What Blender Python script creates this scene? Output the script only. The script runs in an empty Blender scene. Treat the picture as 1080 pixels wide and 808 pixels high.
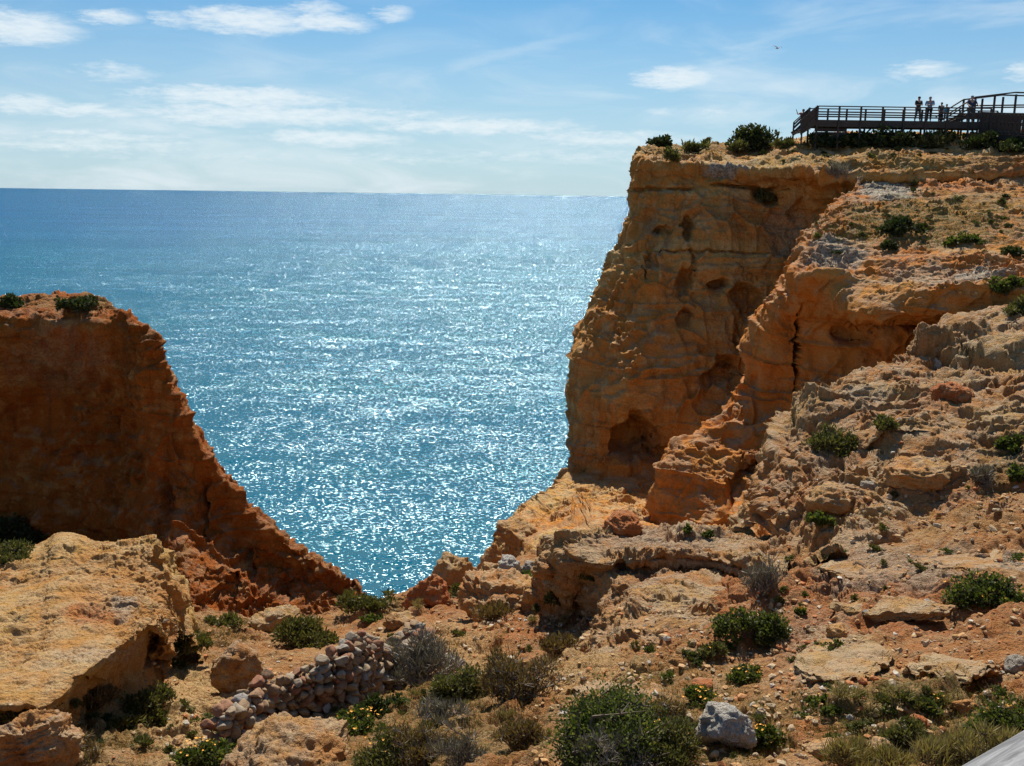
import bpy, math, random
import numpy as np
from concurrent.futures import ThreadPoolExecutor
from mathutils import Vector, Matrix, Euler
from mathutils.bvhtree import BVHTree

sc = bpy.context.scene
COL = sc.collection
R = math.radians

# ------------------------------------------------------------------ camera
F = 1037.0; CAMZ = 27.0
PITCH = math.atan(199.4 / F); ROLL = R(0.78)
cam_d = bpy.data.cameras.new('camera'); cam = bpy.data.objects.new('camera', cam_d); COL.objects.link(cam)
cam_d.sensor_width = 36.0; cam_d.lens = 36.0 * F / 1080.0
cam_d.clip_start = 0.1; cam_d.clip_end = 60000
CM = Matrix.Rotation(math.pi / 2 - PITCH, 3, 'X') @ Matrix.Rotation(ROLL, 3, 'Z')
cam.matrix_world = Matrix.Translation((0, 0, CAMZ)) @ CM.to_4x4()
sc.camera = cam
sc.cycles.use_denoising = True
sc.cycles.denoising_prefilter = 'NONE'
CMn = np.array(CM)

# ------------------------------------------------------------------ light
SUN_EL = R(51); SUN_AZ = R(2.5)
SKY_STRENGTH = 0.07; SUN_STRENGTH = 5.0; EXPOSURE = 0.45
sc.view_settings.view_transform = 'Standard'; sc.view_settings.look = 'None'
sc.view_settings.exposure = EXPOSURE; sc.view_settings.gamma = 1.0
sun_d = bpy.data.lights.new('sun', 'SUN'); sun = bpy.data.objects.new('sun', sun_d); COL.objects.link(sun)
sun_d.energy = SUN_STRENGTH; sun_d.angle = R(0.53); sun_d.color = (1.0, 0.93, 0.82)
sdir = Vector((math.sin(SUN_AZ) * math.cos(SUN_EL), math.cos(SUN_AZ) * math.cos(SUN_EL), math.sin(SUN_EL)))
sun.rotation_euler = (-sdir).to_track_quat('-Z', 'Y').to_euler()
sun.location = (0, 0, 120)


# ------------------------------------------------------------------ node helper
class NT:
    def __init__(s, nt): s.t = nt; s.n = nt.nodes; s.l = nt.links
    def new(s, typ, inp=None, **kw):
        n = s.n.new(typ)
        for k, v in kw.items(): setattr(n, k, v)
        if inp:
            for k, v in inp.items(): s.put(n.inputs[k], v)
        return n
    def put(s, sock, v):
        if isinstance(v, bpy.types.NodeSocket): s.l.new(v, sock)
        elif v is not None:
            if sock.type == 'RGBA' and isinstance(v, tuple) and len(v) == 3: v = v + (1,)
            sock.default_value = v
    def m(s, op, a, b=None, c=None, clamp=False):
        n = s.n.new('ShaderNodeMath'); n.operation = op; n.use_clamp = clamp
        s.put(n.inputs[0], a)
        if b is not None: s.put(n.inputs[1], b)
        if c is not None: s.put(n.inputs[2], c)
        return n.outputs[0]
    def vm(s, op, a, b=None):
        n = s.n.new('ShaderNodeVectorMath'); n.operation = op
        s.put(n.inputs[0], a)
        if b is not None: s.put(n.inputs[1], b)
        return n.outputs[0]
    def mix(s, f, a, b, mode='MIX'):
        n = s.n.new('ShaderNodeMix'); n.data_type = 'RGBA'; n.blend_type = mode
        s.put(n.inputs[0], f); s.put(n.inputs[6], a); s.put(n.inputs[7], b)
        return n.outputs[2]
    def noise(s, vec, scale, detail=4, rough=0.55, dist=0.0):
        n = s.new('ShaderNodeTexNoise', {'Vector': vec, 'Scale': scale, 'Detail': detail, 'Roughness': rough, 'Distortion': dist})
        return n.outputs['Fac']
    def ramp(s, f, lo, hi):
        n = s.new('ShaderNodeMapRange', {0: f, 1: lo, 2: hi, 3: 0.0, 4: 1.0}, interpolation_type='SMOOTHSTEP')
        return n.outputs[0]
    def scalev(s, v, sc_):
        return s.vm('MULTIPLY', v, sc_)


# ------------------------------------------------------------------ world
world = bpy.data.worlds.new('World'); sc.world = world; world.use_nodes = True
w = NT(world.node_tree); w.n.clear()
sky = w.new('ShaderNodeTexSky', sky_type='NISHITA')
sky.sun_disc = False; sky.sun_elevation = SUN_EL; sky.sun_rotation = SUN_AZ
sky.air_density = 1.0; sky.dust_density = 0.4; sky.ozone_density = 2.0; sky.altitude = 0
tc = w.new('ShaderNodeTexCoord').outputs['Generated']
sp = w.new('ShaderNodeSeparateXYZ', {0: tc})
az = w.m('MULTIPLY', w.m('ARCTAN2', sp.outputs[0], sp.outputs[1]), 57.2958)
el = w.m('MULTIPLY', w.m('ARCSINE', sp.outputs[2]), 57.2958)
azel = w.new('ShaderNodeCombineXYZ', {0: az, 1: el, 2: 0.0}).outputs[0]
wv = w.scalev(azel, (0.42, 1.5, 1))
n1 = w.noise(wv, 1.0, 8, 0.6, 0.3)
n2 = w.noise(w.scalev(azel, (0.12, 0.5, 1)), 1.0, 5, 0.55, 0.6)
n3 = w.noise(w.scalev(azel, (0.9, 3.6, 1)), 1.0, 6, 0.65, 0.2)


def deg(px, py):
    v = CM @ Vector(((px - 540) / F, -(py - 404) / F, -1)); v.normalize()
    return math.degrees(math.atan2(v.x, v.y)), math.degrees(math.asin(v.z))


clouds = [(20, 29, 52, 15, 1.0), (118, 19, 28, 8, .8), (182, 21, 20, 7, .6), (262, 21, 62, 13, 1.0), (345, 24, 44, 9, 1.0), (335, 9, 28, 7, .7),
          (414, 14, 20, 8, .7), (125, 77, 35, 8, .5), (255, 102, 100, 10, 1.0), (290, 121, 140, 11, .9), (220, 125, 60, 8, .8),
          (25, 110, 36, 9, .8), (95, 117, 55, 7, .8), (500, 133, 110, 9, .9), (350, 146, 75, 8, .9), (430, 120, 40, 7, .5), (110, 143, 100, 6, .6),
          (715, 82, 44, 12, 1.0), (978, 74, 32, 7, .7), (756, 120, 20, 6, .5), (640, 147, 90, 8, .7), (90, 152, 120, 7, .6), (1078, 76, 14, 9, .6),
          (700, 118, 24, 5, .4), (590, 164, 130, 7, .4), (300, 166, 200, 7, .4)]
tot = None
daz = w.m('ADD', az, w.m('MULTIPLY', w.m('SUBTRACT', n3, 0.5), 1.6))
del_ = w.m('ADD', el, w.m('MULTIPLY', w.m('SUBTRACT', n1, 0.5), 0.9))
for (cx, cy, rx, ry, st) in clouds:
    a0, e0 = deg(cx, cy)
    ra = rx / F * 57.3; re = ry / F * 57.3
    u = w.m('MULTIPLY', w.m('SUBTRACT', daz, a0), 1 / ra); v = w.m('MULTIPLY', w.m('SUBTRACT', del_, e0), 1 / re)
    d2 = w.m('ADD', w.m('MULTIPLY', u, u), w.m('MULTIPLY', v, v))
    k = w.m('MULTIPLY', w.m('SUBTRACT', 1.45, d2), st)
    tot = k if tot is None else w.m('MAXIMUM', tot, k)
dens = w.m('ADD', tot, w.m('MULTIPLY', w.m('SUBTRACT', n3, 0.52), 2.4))
cum = w.m('MULTIPLY', w.ramp(dens, -0.25, 1.7), 0.85)
hz = w.ramp(el, 9.5, 0.3)
wis = w.m('MULTIPLY', w.ramp(n2, 0.42, 0.78), w.m('ADD', w.m('ADD', 0.14, w.m('MULTIPLY', w.ramp(az, -4, 22), 0.3)), w.m('MULTIPLY', hz, 0.55)))
# a faint vapour streak high in the sky
a1, e1 = deg(465, 73); a2, e2 = deg(575, 47)
sl = (e2 - e1) / (a2 - a1)
lin = w.m('SUBTRACT', w.m('SUBTRACT', del_, e1), w.m('MULTIPLY', w.m('SUBTRACT', az, a1), sl))
stk = w.m('MULTIPLY', w.m('MULTIPLY', w.ramp(w.m('ABSOLUTE', lin), 0.5, 0.0), w.ramp(az, a1 - .3, a1 + 1.2)), w.ramp(az, a2 + 5, a2 - 1))
cl = w.m('MAXIMUM', w.m('MAXIMUM', cum, wis), w.m('MULTIPLY', stk, 0.2))
# sky colour trimmed toward the clear saturated blue of the place, haze band at the sea's rim
skyc = w.mix(1.0, sky.outputs[0], (0.31, 0.70, 0.93, 1), 'MULTIPLY')
skyc = w.mix(w.m('MULTIPLY', w.ramp(el, 14, -1), 0.68), skyc, (7.0, 8.1, 9.2, 1))
skyc = w.mix(cl, skyc, (8.9, 9.7, 10.1, 1))
bg = w.new('ShaderNodeBackground', {'Color': skyc, 'Strength': SKY_STRENGTH})
wo = w.new('ShaderNodeOutputWorld'); w.l.new(bg.outputs[0], wo.inputs[0])


# ------------------------------------------------------------------ numpy noise
_rs = np.random.RandomState(7)
_perm = np.tile(_rs.permutation(256).astype(np.int32), 3)
_gr = _rs.normal(size=(256, 3)); _gr /= np.linalg.norm(_gr, axis=1)[:, None]
_gr = _gr.astype(np.float32)


def pn(P, seed=0):
    P = P + np.array([17.3, 31.7, 5.1], dtype=np.float64) * (seed + 1)
    fl = np.floor(P); fr = (P - fl).astype(np.float32); i = fl.astype(np.int64) & 255
    u = fr * fr * fr * (fr * (fr * 6 - 15) + 10)
    out = 0
    for dx in (0, 1):
        wx = u[:, 0] if dx else 1 - u[:, 0]
        hx = _perm[(i[:, 0] + dx) & 255]
        for dy in (0, 1):
            wy = u[:, 1] if dy else 1 - u[:, 1]
            hy = _perm[hx + ((i[:, 1] + dy) & 255)]
            for dz in (0, 1):
                wz = u[:, 2] if dz else 1 - u[:, 2]
                g = _gr[_perm[hy + ((i[:, 2] + dz) & 255)]]
                out = out + (g[:, 0] * (fr[:, 0] - dx) + g[:, 1] * (fr[:, 1] - dy) + g[:, 2] * (fr[:, 2] - dz)) * wx * wy * wz
    return out * 1.6


def fbm(P, s, o=4, seed=0, gain=0.5, lac=2.1, ridge=False):
    s = np.array(s, dtype=float) if not np.isscalar(s) else np.array([s] * 3, dtype=float)
    a = 1.0; t = 0; r = 0
    for k in range(o):
        v = pn(P * s * lac ** k, seed + k)
        if ridge: v = 1 - 2 * np.abs(v)
        r = r + a * v; t += a; a *= gain
    return r / t


def worley(P, s, seed=0, ids=False):
    s = np.array(s, dtype=float) if not np.isscalar(s) else np.array([s] * 3, dtype=float)
    Q = P * s; fl = np.floor(Q).astype(np.int64); fr = Q - fl
    f1 = np.full(len(P), 9.0); f2 = np.full(len(P), 9.0); idn = np.zeros(len(P))
    for dx in (-1, 0, 1):
        for dy in (-1, 0, 1):
            for dz in (-1, 0, 1):
                h = _perm[_perm[_perm[(fl[:, 0] + dx + seed) & 255] + ((fl[:, 1] + dy) & 255)] + ((fl[:, 2] + dz) & 255)]
                c = _gr[h] * 0.45 + 0.5
                d = np.sqrt((dx + c[:, 0] - fr[:, 0]) ** 2 + (dy + c[:, 1] - fr[:, 1]) ** 2 + (dz + c[:, 2] - fr[:, 2]) ** 2)
                if ids: idn = np.where(d < f1, _gr[h, 1], idn)
                f2 = np.minimum(f2, np.maximum(f1, d)); f1 = np.minimum(f1, d)
    return (f1, f2, idn) if ids else (f1, f2)


def sst(x, a, b):
    t = np.clip((x - a) / (b - a), 0, 1); return t * t * (3 - 2 * t)


# ------------------------------------------------------------------ projection
def P(px, py, d):
    """the world point at forward distance d metres seen at this place of the view"""
    v = CMn @ np.array([(px - 540) / F, -(py - 404) / F, -1.0])
    v = v * (d / v[1])
    return np.array([v[0], v[1], v[2] + CAMZ])


def proj(Q):
    q = (Q - np.array([0, 0, CAMZ])) @ CMn
    z = np.minimum(q[:, 2], -0.05)
    return 540 + F * q[:, 0] / -z, 404 - F * q[:, 1] / -z


# ------------------------------------------------------------------ mesh helpers
def mesh_from(name, V, Fq, mat=None, smooth=True, parent=None, attr=None):
    me = bpy.data.meshes.new(name)
    V = np.asarray(V, dtype=np.float32); Fq = np.asarray(Fq, dtype=np.int32)
    n = len(Fq); k = Fq.shape[1]
    me.vertices.add(len(V)); me.vertices.foreach_set('co', V.ravel())
    me.loops.add(n * k); me.loops.foreach_set('vertex_index', Fq.ravel())
    me.polygons.add(n); me.polygons.foreach_set('loop_start', np.arange(0, n * k, k, dtype=np.int32))
    me.polygons.foreach_set('loop_total', np.full(n, k, dtype=np.int32))
    me.update(calc_edges=True)
    me.polygons.foreach_set('use_smooth', np.full(n, smooth, dtype=bool))
    if attr is not None:
        at = me.color_attributes.new('mask', 'FLOAT_COLOR', 'POINT')
        at.data.foreach_set('color', np.asarray(attr, dtype=np.float32).ravel())
    if mat: me.materials.append(mat)
    o = bpy.data.objects.new(name, me); COL.objects.link(o)
    if parent: o.parent = parent
    return o


def tag(o, label=None, cat=None, group=None, kind=None):
    if label: o['label'] = label
    if cat: o['category'] = cat
    if group: o['group'] = group
    if kind: o['kind'] = kind
    return o


def empty(name, loc=(0, 0, 0), rz=0.0, scale=1.0):
    o = bpy.data.objects.new(name, None); COL.objects.link(o)
    o.location = loc; o.rotation_euler = (0, 0, rz); o.scale = (scale,) * 3 if np.isscalar(scale) else scale
    o.empty_display_size = 0.1
    return o


def cr(p0, p1, p2, p3, t):
    return 0.5 * ((2 * p1) + (-p0 + p2) * t + (2 * p0 - 5 * p1 + 4 * p2 - p3) * t ** 2 + (-p0 + 3 * p1 - 3 * p2 + p3) * t ** 3)


def refine(G, counts):
    """Catmull-Rom along axis 0"""
    out = []
    n = len(G)
    for i in range(n - 1):
        p1, p2 = G[i], G[i + 1]
        p0 = G[i - 1] if i > 0 else 2 * p1 - p2
        p3 = G[i + 2] if i + 2 < n else 2 * p2 - p1
        m = counts[i]
        for k in range(m): out.append(cr(p0, p1, p2, p3, k / m))
    out.append(G[-1])
    return np.array(out)


def seg_counts(G, px_step, cap):
    """how finely to cut each interval along axis 0: finer near the eye"""
    c = []
    for i in range(len(G) - 1):
        L = np.linalg.norm(G[i + 1] - G[i], axis=1)
        ax, ay = proj(G[i]); bx, by = proj(G[i + 1])
        seen = lambda x, y: ((x > -40) & (x < 1120) & (y > 100) & (y < 850)).any()
        near = (G[i, :, 1].max() > 6)
        k = 1.0 if near and (seen(ax, ay) or seen(bx, by)) else 5.0
        dist = np.maximum(np.minimum(np.linalg.norm(G[i] - [0, 0, CAMZ], axis=1), np.linalg.norm(G[i + 1] - [0, 0, CAMZ], axis=1)), 5)
        c.append(int(np.clip(np.ceil(np.percentile(L / (dist / F * px_step), 60) / k), 3, cap)))
    return c


TERR = []


def patch(name, rows, shape, mat, masks=None, px_step=1.35, cap=190, world_rows=None, kind='structure', dents=()):
    G = np.array([[P(*c) for c in r] for r in rows])
    if world_rows is not None: G = np.concatenate([G, np.array(world_rows, dtype=float)])
    G2 = refine(G, seg_counts(G, px_step, cap))
    T = np.swapaxes(G2, 0, 1)
    T = refine(T, seg_counts(np.swapaxes(G, 0, 1), px_step, cap))
    S = np.swapaxes(T, 0, 1)
    nr, nc = S.shape[:2]
    N = np.cross(np.gradient(S, axis=1), np.gradient(S, axis=0))
    N /= np.linalg.norm(N, axis=2)[:, :, None] + 1e-9
    V = S.reshape(-1, 3); Nn = N.reshape(-1, 3)
    # outward = toward the air the camera stands in
    bx, by = proj(V)
    V0 = V.copy()
    V = V.copy()
    if dents: wn1, wn2, wn3 = fbm(V0, .45, 2, 91), fbm(V0, .5, 2, 92), fbm(V0, 1.6, 2, 93)
    for (cx, cy, rx, ry, dep) in dents:
        wx = bx + rx * 0.55 * wn1 + 5 * wn3; wy = by + ry * 0.4 * wn2
        q = np.sqrt(((wx - cx) / rx) ** 2 + ((wy - cy) / ry) ** 2) + 0.18 * wn3
        V[:, 1] += dep * sst(q, 1.1, 0.35)
    V = shaped(shape, V, Nn)
    idx = np.arange(nr * nc).reshape(nr, nc)
    Fq = np.stack([idx[:-1, :-1], idx[1:, :-1], idx[1:, 1:], idx[:-1, 1:]], axis=-1).reshape(-1, 4)
    A = np.zeros((len(V), 4)); A[:, 3] = 1
    if masks:
        nz = fbm(V0, 0.7, 4, 55) * 0.7 + fbm(V0, 3.0, 3, 56) * 0.35
        for (ch, cx, cy, rx, ry, st) in masks:
            q = np.sqrt(((bx - cx) / rx) ** 2 + ((by - cy) / ry) ** 2) + nz
            A[:, ch] = np.maximum(A[:, ch] if ch < 3 else 1 - A[:, 3], st * sst(q, 1.15, 0.6))
            if ch == 3: A[:, 3] = 1 - A[:, 3]
    o = mesh_from(name, V, Fq, mat, True, None, A)
    o['kind'] = kind
    TERR.append((V, Fq))
    return o


# ------------------------------------------------------------------ rock and soil materials
def rock_mat(name, base, warm, dark, pale, strata=0.5, streak=0.5, grime=0.3, top_pale=0.0, bump=0.5, sand=False, scale=1.0):
    m = bpy.data.materials.new(name); m.use_nodes = True
    t = NT(m.node_tree); t.n.clear()
    geo = t.new('ShaderNodeNewGeometry'); pos = geo.outputs['Position']; nor = geo.outputs['Normal']
    nz = t.new('ShaderNodeSeparateXYZ', {0: nor}).outputs[2]
    atn = t.new('ShaderNodeAttribute', attribute_name='mask'); at = atn.outputs['Color']
    ms = t.new('ShaderNodeSeparateColor', {0: at})
    big = t.noise(pos, 0.22 * scale, 5, 0.6, 0.4)
    med = t.noise(pos, 1.3 * scale, 6, 0.62, 0.3)
    fine = t.noise(pos, 9.0 * scale, 5, 0.65)
    grain = t.noise(pos, 45.0 * scale, 3, 0.7)
    c = t.mix(t.ramp(big, 0.36, 0.62), base, warm)
    c = t.mix(t.m('MULTIPLY', t.ramp(med, 0.46, 0.66), 0.7), c, pale)
    # beds of rock, level apart from a gentle waver
    wob = t.vm('ADD', pos, t.scalev(t.new('ShaderNodeTexNoise', {'Vector': pos, 'Scale': 0.35, 'Detail': 3}).outputs['Color'], (0, 0, 1.3)))
    st = t.noise(t.scalev(wob, (0.06, 0.06, 1.5)), 1.0 * scale, 5, 0.7)
    c = t.mix(t.m('MULTIPLY', t.ramp(st, 0.42, 0.62), strata), c, warm)
    st2 = t.noise(t.scalev(wob, (0.25, 0.25, 5.0)), 1.0 * scale, 4, 0.7)
    c = t.mix(t.m('MULTIPLY', t.ramp(st2, 0.52, 0.7), strata * 0.6), c, dark)
    sk = t.noise(t.scalev(pos, (1.1, 1.1, 0.12)), 1.0 * scale, 6, 0.62, 0.5)
    c = t.mix(t.m('MULTIPLY', t.ramp(sk, 0.5, 0.7), streak), c, dark)
    # pitted speckle
    c = t.mix(t.m('MULTIPLY', t.ramp(fine, 0.54, 0.72), grime), c, dark)
    c = t.mix(t.m('MULTIPLY', t.ramp(fine, 0.46, 0.3), 0.35), c, pale)
    # weathered grey crust on the level tops
    grey = t.m('MULTIPLY', t.m('MULTIPLY', t.ramp(nz, 0.45, 0.85), t.ramp(med, 0.4, 0.55)), top_pale)
    c = t.mix(grey, c, (0.33, 0.28, 0.22, 1))
    # painted-on kinds of ground: red earth, green cover, grey limestone
    red = t.mix(t.ramp(med, 0.35, 0.65), (0.42, 0.135, 0.045, 1), (0.32, 0.15, 0.065, 1))
    c = t.mix(t.m('MULTIPLY', ms.outputs[0], t.ramp(t.m('ADD', fine, t.m('MULTIPLY', med, 0.6)), 0.6, 0.85)), c, red)
    if sand: c = t.mix(t.m('MULTIPLY', t.m('SUBTRACT', 1.0, atn.outputs['Alpha']), t.ramp(fine, 0.62, 0.45)), c, (0.50, 0.335, 0.15, 1))
    gry = t.mix(t.ramp(fine, 0.4, 0.62), (0.43, 0.37, 0.28, 1), (0.18, 0.14, 0.10, 1))
    c = t.mix(ms.outputs[2], c, gry)
    grn = t.mix(t.ramp(fine, 0.4, 0.6), (0.075, 0.085, 0.022, 1), (0.16, 0.13, 0.04, 1))
    c = t.mix(t.m('MULTIPLY', ms.outputs[1], t.ramp(t.m('ADD', fine, t.m('MULTIPLY', grain, 0.5)), 0.62, 0.82)), c, grn)
    c = t.mix(t.ramp(grain, 0.35, 0.65), t.mix(1.0, c, (0.72, 0.72, 0.72, 1), 'MULTIPLY'), t.mix(1.0, c, (1.18, 1.18, 1.18, 1), 'MULTIPLY'))
    h = t.m('ADD', t.m('MULTIPLY', med, 0.30), t.m('ADD', t.m('MULTIPLY', fine, 0.16), t.m('MULTIPLY', grain, 0.05)))
    vo = t.new('ShaderNodeTexVoronoi', {'Vector': t.vm('ADD', pos, t.scalev(t.new('ShaderNodeTexNoise', {'Vector': pos, 'Scale': 3.0}).outputs['Color'], (.4, .4, .4))), 'Scale': 2.4 * scale}, feature='DISTANCE_TO_EDGE').outputs[0]
    h = t.m('ADD', h, t.m('MULTIPLY', t.ramp(vo, 0.0, 0.09), 0.03))
    bp = t.new('ShaderNodeBump', {'Height': h, 'Strength': bump, 'Distance': 1.0})
    bs = t.new('ShaderNodeBsdfPrincipled', {'Base Color': c, 'Roughness': 0.93, 'Normal': bp.outputs[0]})
    bs.inputs['Specular IOR Level'].default_value = 0.12
    out = t.new('ShaderNodeOutputMaterial'); t.l.new(bs.outputs[0], out.inputs[0])
    return m


M_head = rock_mat('ochre_limestone', (0.55, 0.34, 0.11, 1), (0.54, 0.22, 0.042, 1), (0.18, 0.065, 0.018, 1), (0.62, 0.45, 0.20, 1), 0.7, 0.6, 0.5, 0.3, 0.75, scale=0.75)
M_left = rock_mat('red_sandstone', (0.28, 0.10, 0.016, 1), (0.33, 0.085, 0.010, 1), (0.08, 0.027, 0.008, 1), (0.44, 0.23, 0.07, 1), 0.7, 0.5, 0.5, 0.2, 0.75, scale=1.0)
M_butt = rock_mat('orange_sandstone', (0.50, 0.24, 0.06, 1), (0.50, 0.165, 0.026, 1), (0.18, 0.06, 0.018, 1), (0.48, 0.30, 0.13, 1), 0.45, 0.4, 0.35, 0.35, 0.6, scale=0.8)
M_slab = rock_mat('weathered_tan_rock', (0.43, 0.27, 0.11, 1), (0.38, 0.175, 0.06, 1), (0.12, 0.06, 0.027, 1), (0.50, 0.36, 0.19, 1), 0.4, 0.12, 0.55, 0.35, 0.7, scale=1.3)
M_sand = rock_mat('yellow_sand_rock', (0.43, 0.255, 0.08, 1), (0.40, 0.185, 0.055, 1), (0.13, 0.06, 0.022, 1), (0.50, 0.335, 0.14, 1), 0.2, 0.05, 0.6, 0.2, 0.6, scale=1.3)
M_soil = rock_mat('stony_soil', (0.40, 0.22, 0.085, 1), (0.38, 0.16, 0.052, 1), (0.13, 0.06, 0.026, 1), (0.45, 0.29, 0.14, 1), 0.08, 0.0, 0.55, 0.1, 0.8, sand=True, scale=1.6)


# ------------------------------------------------------------------ shaping of the surfaces
def shaped(shape, V, N):
    """run a shaping function over slices of the points, four at a time"""
    k = max(1, len(V) // 16000)
    with ThreadPoolExecutor(4) as ex:
        return np.concatenate(list(ex.map(lambda a: shape(*a), zip(np.array_split(V, k), np.array_split(N, k)))))


def rmask(V, s, seed, lo=-0.25, hi=0.3):
    return sst(fbm(V, s, 2, seed), lo, hi)


def terr(V, h, amt, seed, sharp=0.3, wav=1.0):
    z = V[:, 2] + wav * (0.30 * fbm(V, .3, 2, seed) + 0.07 * fbm(V, 1.5, 2, seed + 5))
    q = z / h; k = np.floor(q); f = q - k
    return amt * h * (sst(f, 0.5 - sharp, 0.5 + sharp) - f)      # hard beds stand out, soft beds retreat


def blocks(V, s, seed, edge=.10):
    """broken blocks: every cell of rock stands out or back by its own amount"""
    f1, f2, i = worley(V, s, seed, True)
    return i * sst(f2 - f1, 0.0, edge)


def face_d(V, k, seed, rib=1.0, crack=1.0, fr=1.0, stra=1.0):
    """relief of a steep weathered face; k is how fine its forms are"""
    W = V + (0.9 / k) * np.stack([fbm(V, .25 * k, 2, seed + 60), fbm(V, .25 * k, 2, seed + 61), fbm(V, .25 * k, 2, seed + 62)], 1)
    m1 = rmask(V, .13 * k, seed + 70); m2 = rmask(V, .3 * k, seed + 71)
    d = 0.75 * fbm(W, (.16 * k, .16 * k, .10 * k), 3, seed)
    d -= rib * 0.50 * fbm(W, (.55 * k, .55 * k, .10 * k), 3, seed + 8, ridge=True) * (0.35 + 0.65 * m1)
    zz = V.copy(); zz[:, 2] += 0.8 * fbm(V, .12, 2, seed + 40)
    d += stra * 0.26 * np.tanh(4.5 * fbm(zz, (.05 * k, .05 * k, .6 * k), 4, seed + 20, gain=.62)) * (1.25 - 0.6 * m1)
    bb = zz + .35 / k * fbm(V, 1.2 * k, 3, seed + 81)[:, None]
    d += 0.36 * blocks(bb, (.42 * k, .42 * k, .22 * k), seed + 5) * m2 * (.3 + .7 * fr) + fr * 0.20 * blocks(bb, (1.1 * k, 1.1 * k, 1.5 * k), seed + 6) * (.3 + .7 * m1)
    b = fbm(zz, (.04, .04, .45 * k), 2, seed + 25)
    d -= 0.35 * (.3 + .7 * stra) * sst(np.abs(b), 0.05, 0.0)                           # parting lines between beds
    f1, f2 = worley(W, (.45 * k, .45 * k, .09 * k), seed)
    d -= crack * 0.45 * sst(f2 - f1, 0.10, 0.0) * (1 - m2)
    d += fr * 0.32 * fbm(W, (1.0 * k, 1.0 * k, .7 * k), 5, seed + 30, gain=.6) * (0.35 + 0.9 * m2)
    h1, h2 = worley(W, 1.5 * k, seed + 2)
    d -= 0.24 * sst(h1, 0.34, 0.05) * m2                          # weather pits
    d -= fr * 0.10 * fbm(V, 3.6 * k, 3, seed + 36, ridge=True) * (0.3 + 0.7 * m1)
    return d / k


def top_d(V, k, seed, tr=1.0, blk=1.0):
    """relief of bare bedded rock seen from above"""
    m1 = rmask(V, .3 * k, seed + 70); m2 = rmask(V, .6 * k, seed + 71)
    d = 0.35 * fbm(V, .3 * k, 3, seed)
    d += 0.20 * fbm(V, (.35 * k, .35 * k, 3.0 * k), 4, seed + 20, gain=.6)
    d += tr * 0.15 * fbm(V, 1.3 * k, 5, seed + 30, gain=.6) * (.4 + .8 * m2)
    bb = V + .3 / k * fbm(V, 1.4 * k, 3, seed + 81)[:, None]
    d += blk * 0.30 * blocks(bb, (.5 * k, .7 * k, 1.3 * k), seed + 5) * (.3 + .7 * m1) + tr * 0.15 * blocks(bb, (1.5 * k, 2.0 * k, 3 * k), seed + 6)
    f1, f2 = worley(V + 0.25 / k * fbm(V, 1.5 * k, 2, seed + 9)[:, None], (.55 * k, .8 * k, 1.2 * k), seed)
    d -= 0.25 * sst(f2 - f1, 0.09, 0.0) * m1
    g1, g2 = worley(V, (2.6 * k, 3.2 * k, 3 * k), seed + 4)
    d += tr * 0.16 * (0.5 - g1) * m2
    return d / k


def mk_shape(k_face, k_top, seed, terraces=((1.1, .8), (.36, .75)), rib=1.0, crack=1.0, split=(.35, .75), tr=1.0, fr=1.0, stra=1.0, blk=1.0):
    def f(V, N):
        wt = sst(np.abs(N[:, 2]), *split)
        V = V.copy()
        dz = 0
        mt = .35 + .65 * rmask(V, .25 * k_top, seed + 300)
        for i, (h, a) in enumerate(terraces): dz = dz + terr(V, h, a, seed + 100 + 10 * i)
        V[:, 2] += dz * wt * mt
        d = face_d(V, k_face, seed, rib, crack, fr, stra) * (1 - wt) + top_d(V, k_top, seed + 50, tr, blk) * wt
        V += N * d[:, None]
        return V
    return f


shape_cliff = mk_shape(1.0, 1.0, 3, ((1.3, .7), (.45, .7)), rib=1.1, split=(.7, .95), tr=.6, fr=.65, stra=.3)
shape_red = mk_shape(0.95, 1.1, 103, ((1.0, .6),), rib=.22, crack=.5, split=(.8, .97), tr=.6, fr=1.15, stra=.12)
shape_hill = mk_shape(1.1, 1.1, 203, ((1.1, .7), (.38, .7)), rib=.45, crack=.7, split=(.72, .93), tr=.5, fr=.5, stra=.4)
shape_slab = mk_shape(1.2, 1.15, 253, ((1.7, .97), (.55, .95)), rib=.4, crack=.6, tr=.75, blk=1.8)
shape_near = mk_shape(2.2, 2.2, 303, ((.8, .95), (.26, .95)), rib=.35, crack=.6, tr=.6, blk=1.6)


def shape_sand(V, N):
    m = rmask(V, .45, 425)
    d = 0.20 * fbm(V, .4, 3, 403) + 0.12 * fbm(V, (1.0, 1.6, 1.2), 4, 411, ridge=True) * (.4 + .6 * m)
    st = 1 - sst(np.abs(N[:, 2]), .3, .7)
    f1, f2 = worley(V, 1.5, 9)
    d += 0.16 * (0.6 - f1) * (m + st).clip(0, 1)
    d += 0.14 * fbm(V, 1.4, 4, 450, gain=.6) * (m + st).clip(0, 1)
    bb = V + .25 * fbm(V, 1.4, 3, 481)[:, None]
    d += 0.20 * blocks(bb, (.9, 1.2, 1.5), 7) * (.25 * m + st).clip(0, 1) + 0.07 * blocks(bb, (2.6, 3.4, 4), 8) * (.3 + .7 * m)
    d += 0.05 * fbm(V, 5, 4, 431, gain=.6) * (.4 + .6 * m) + 0.02 * fbm(V, 16, 2, 441)
    g1, g2 = worley(V, 7.0, 19)
    d += 0.04 * (0.45 - g1).clip(0) * (.3 + m)
    return V + N * d[:, None]


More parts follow.
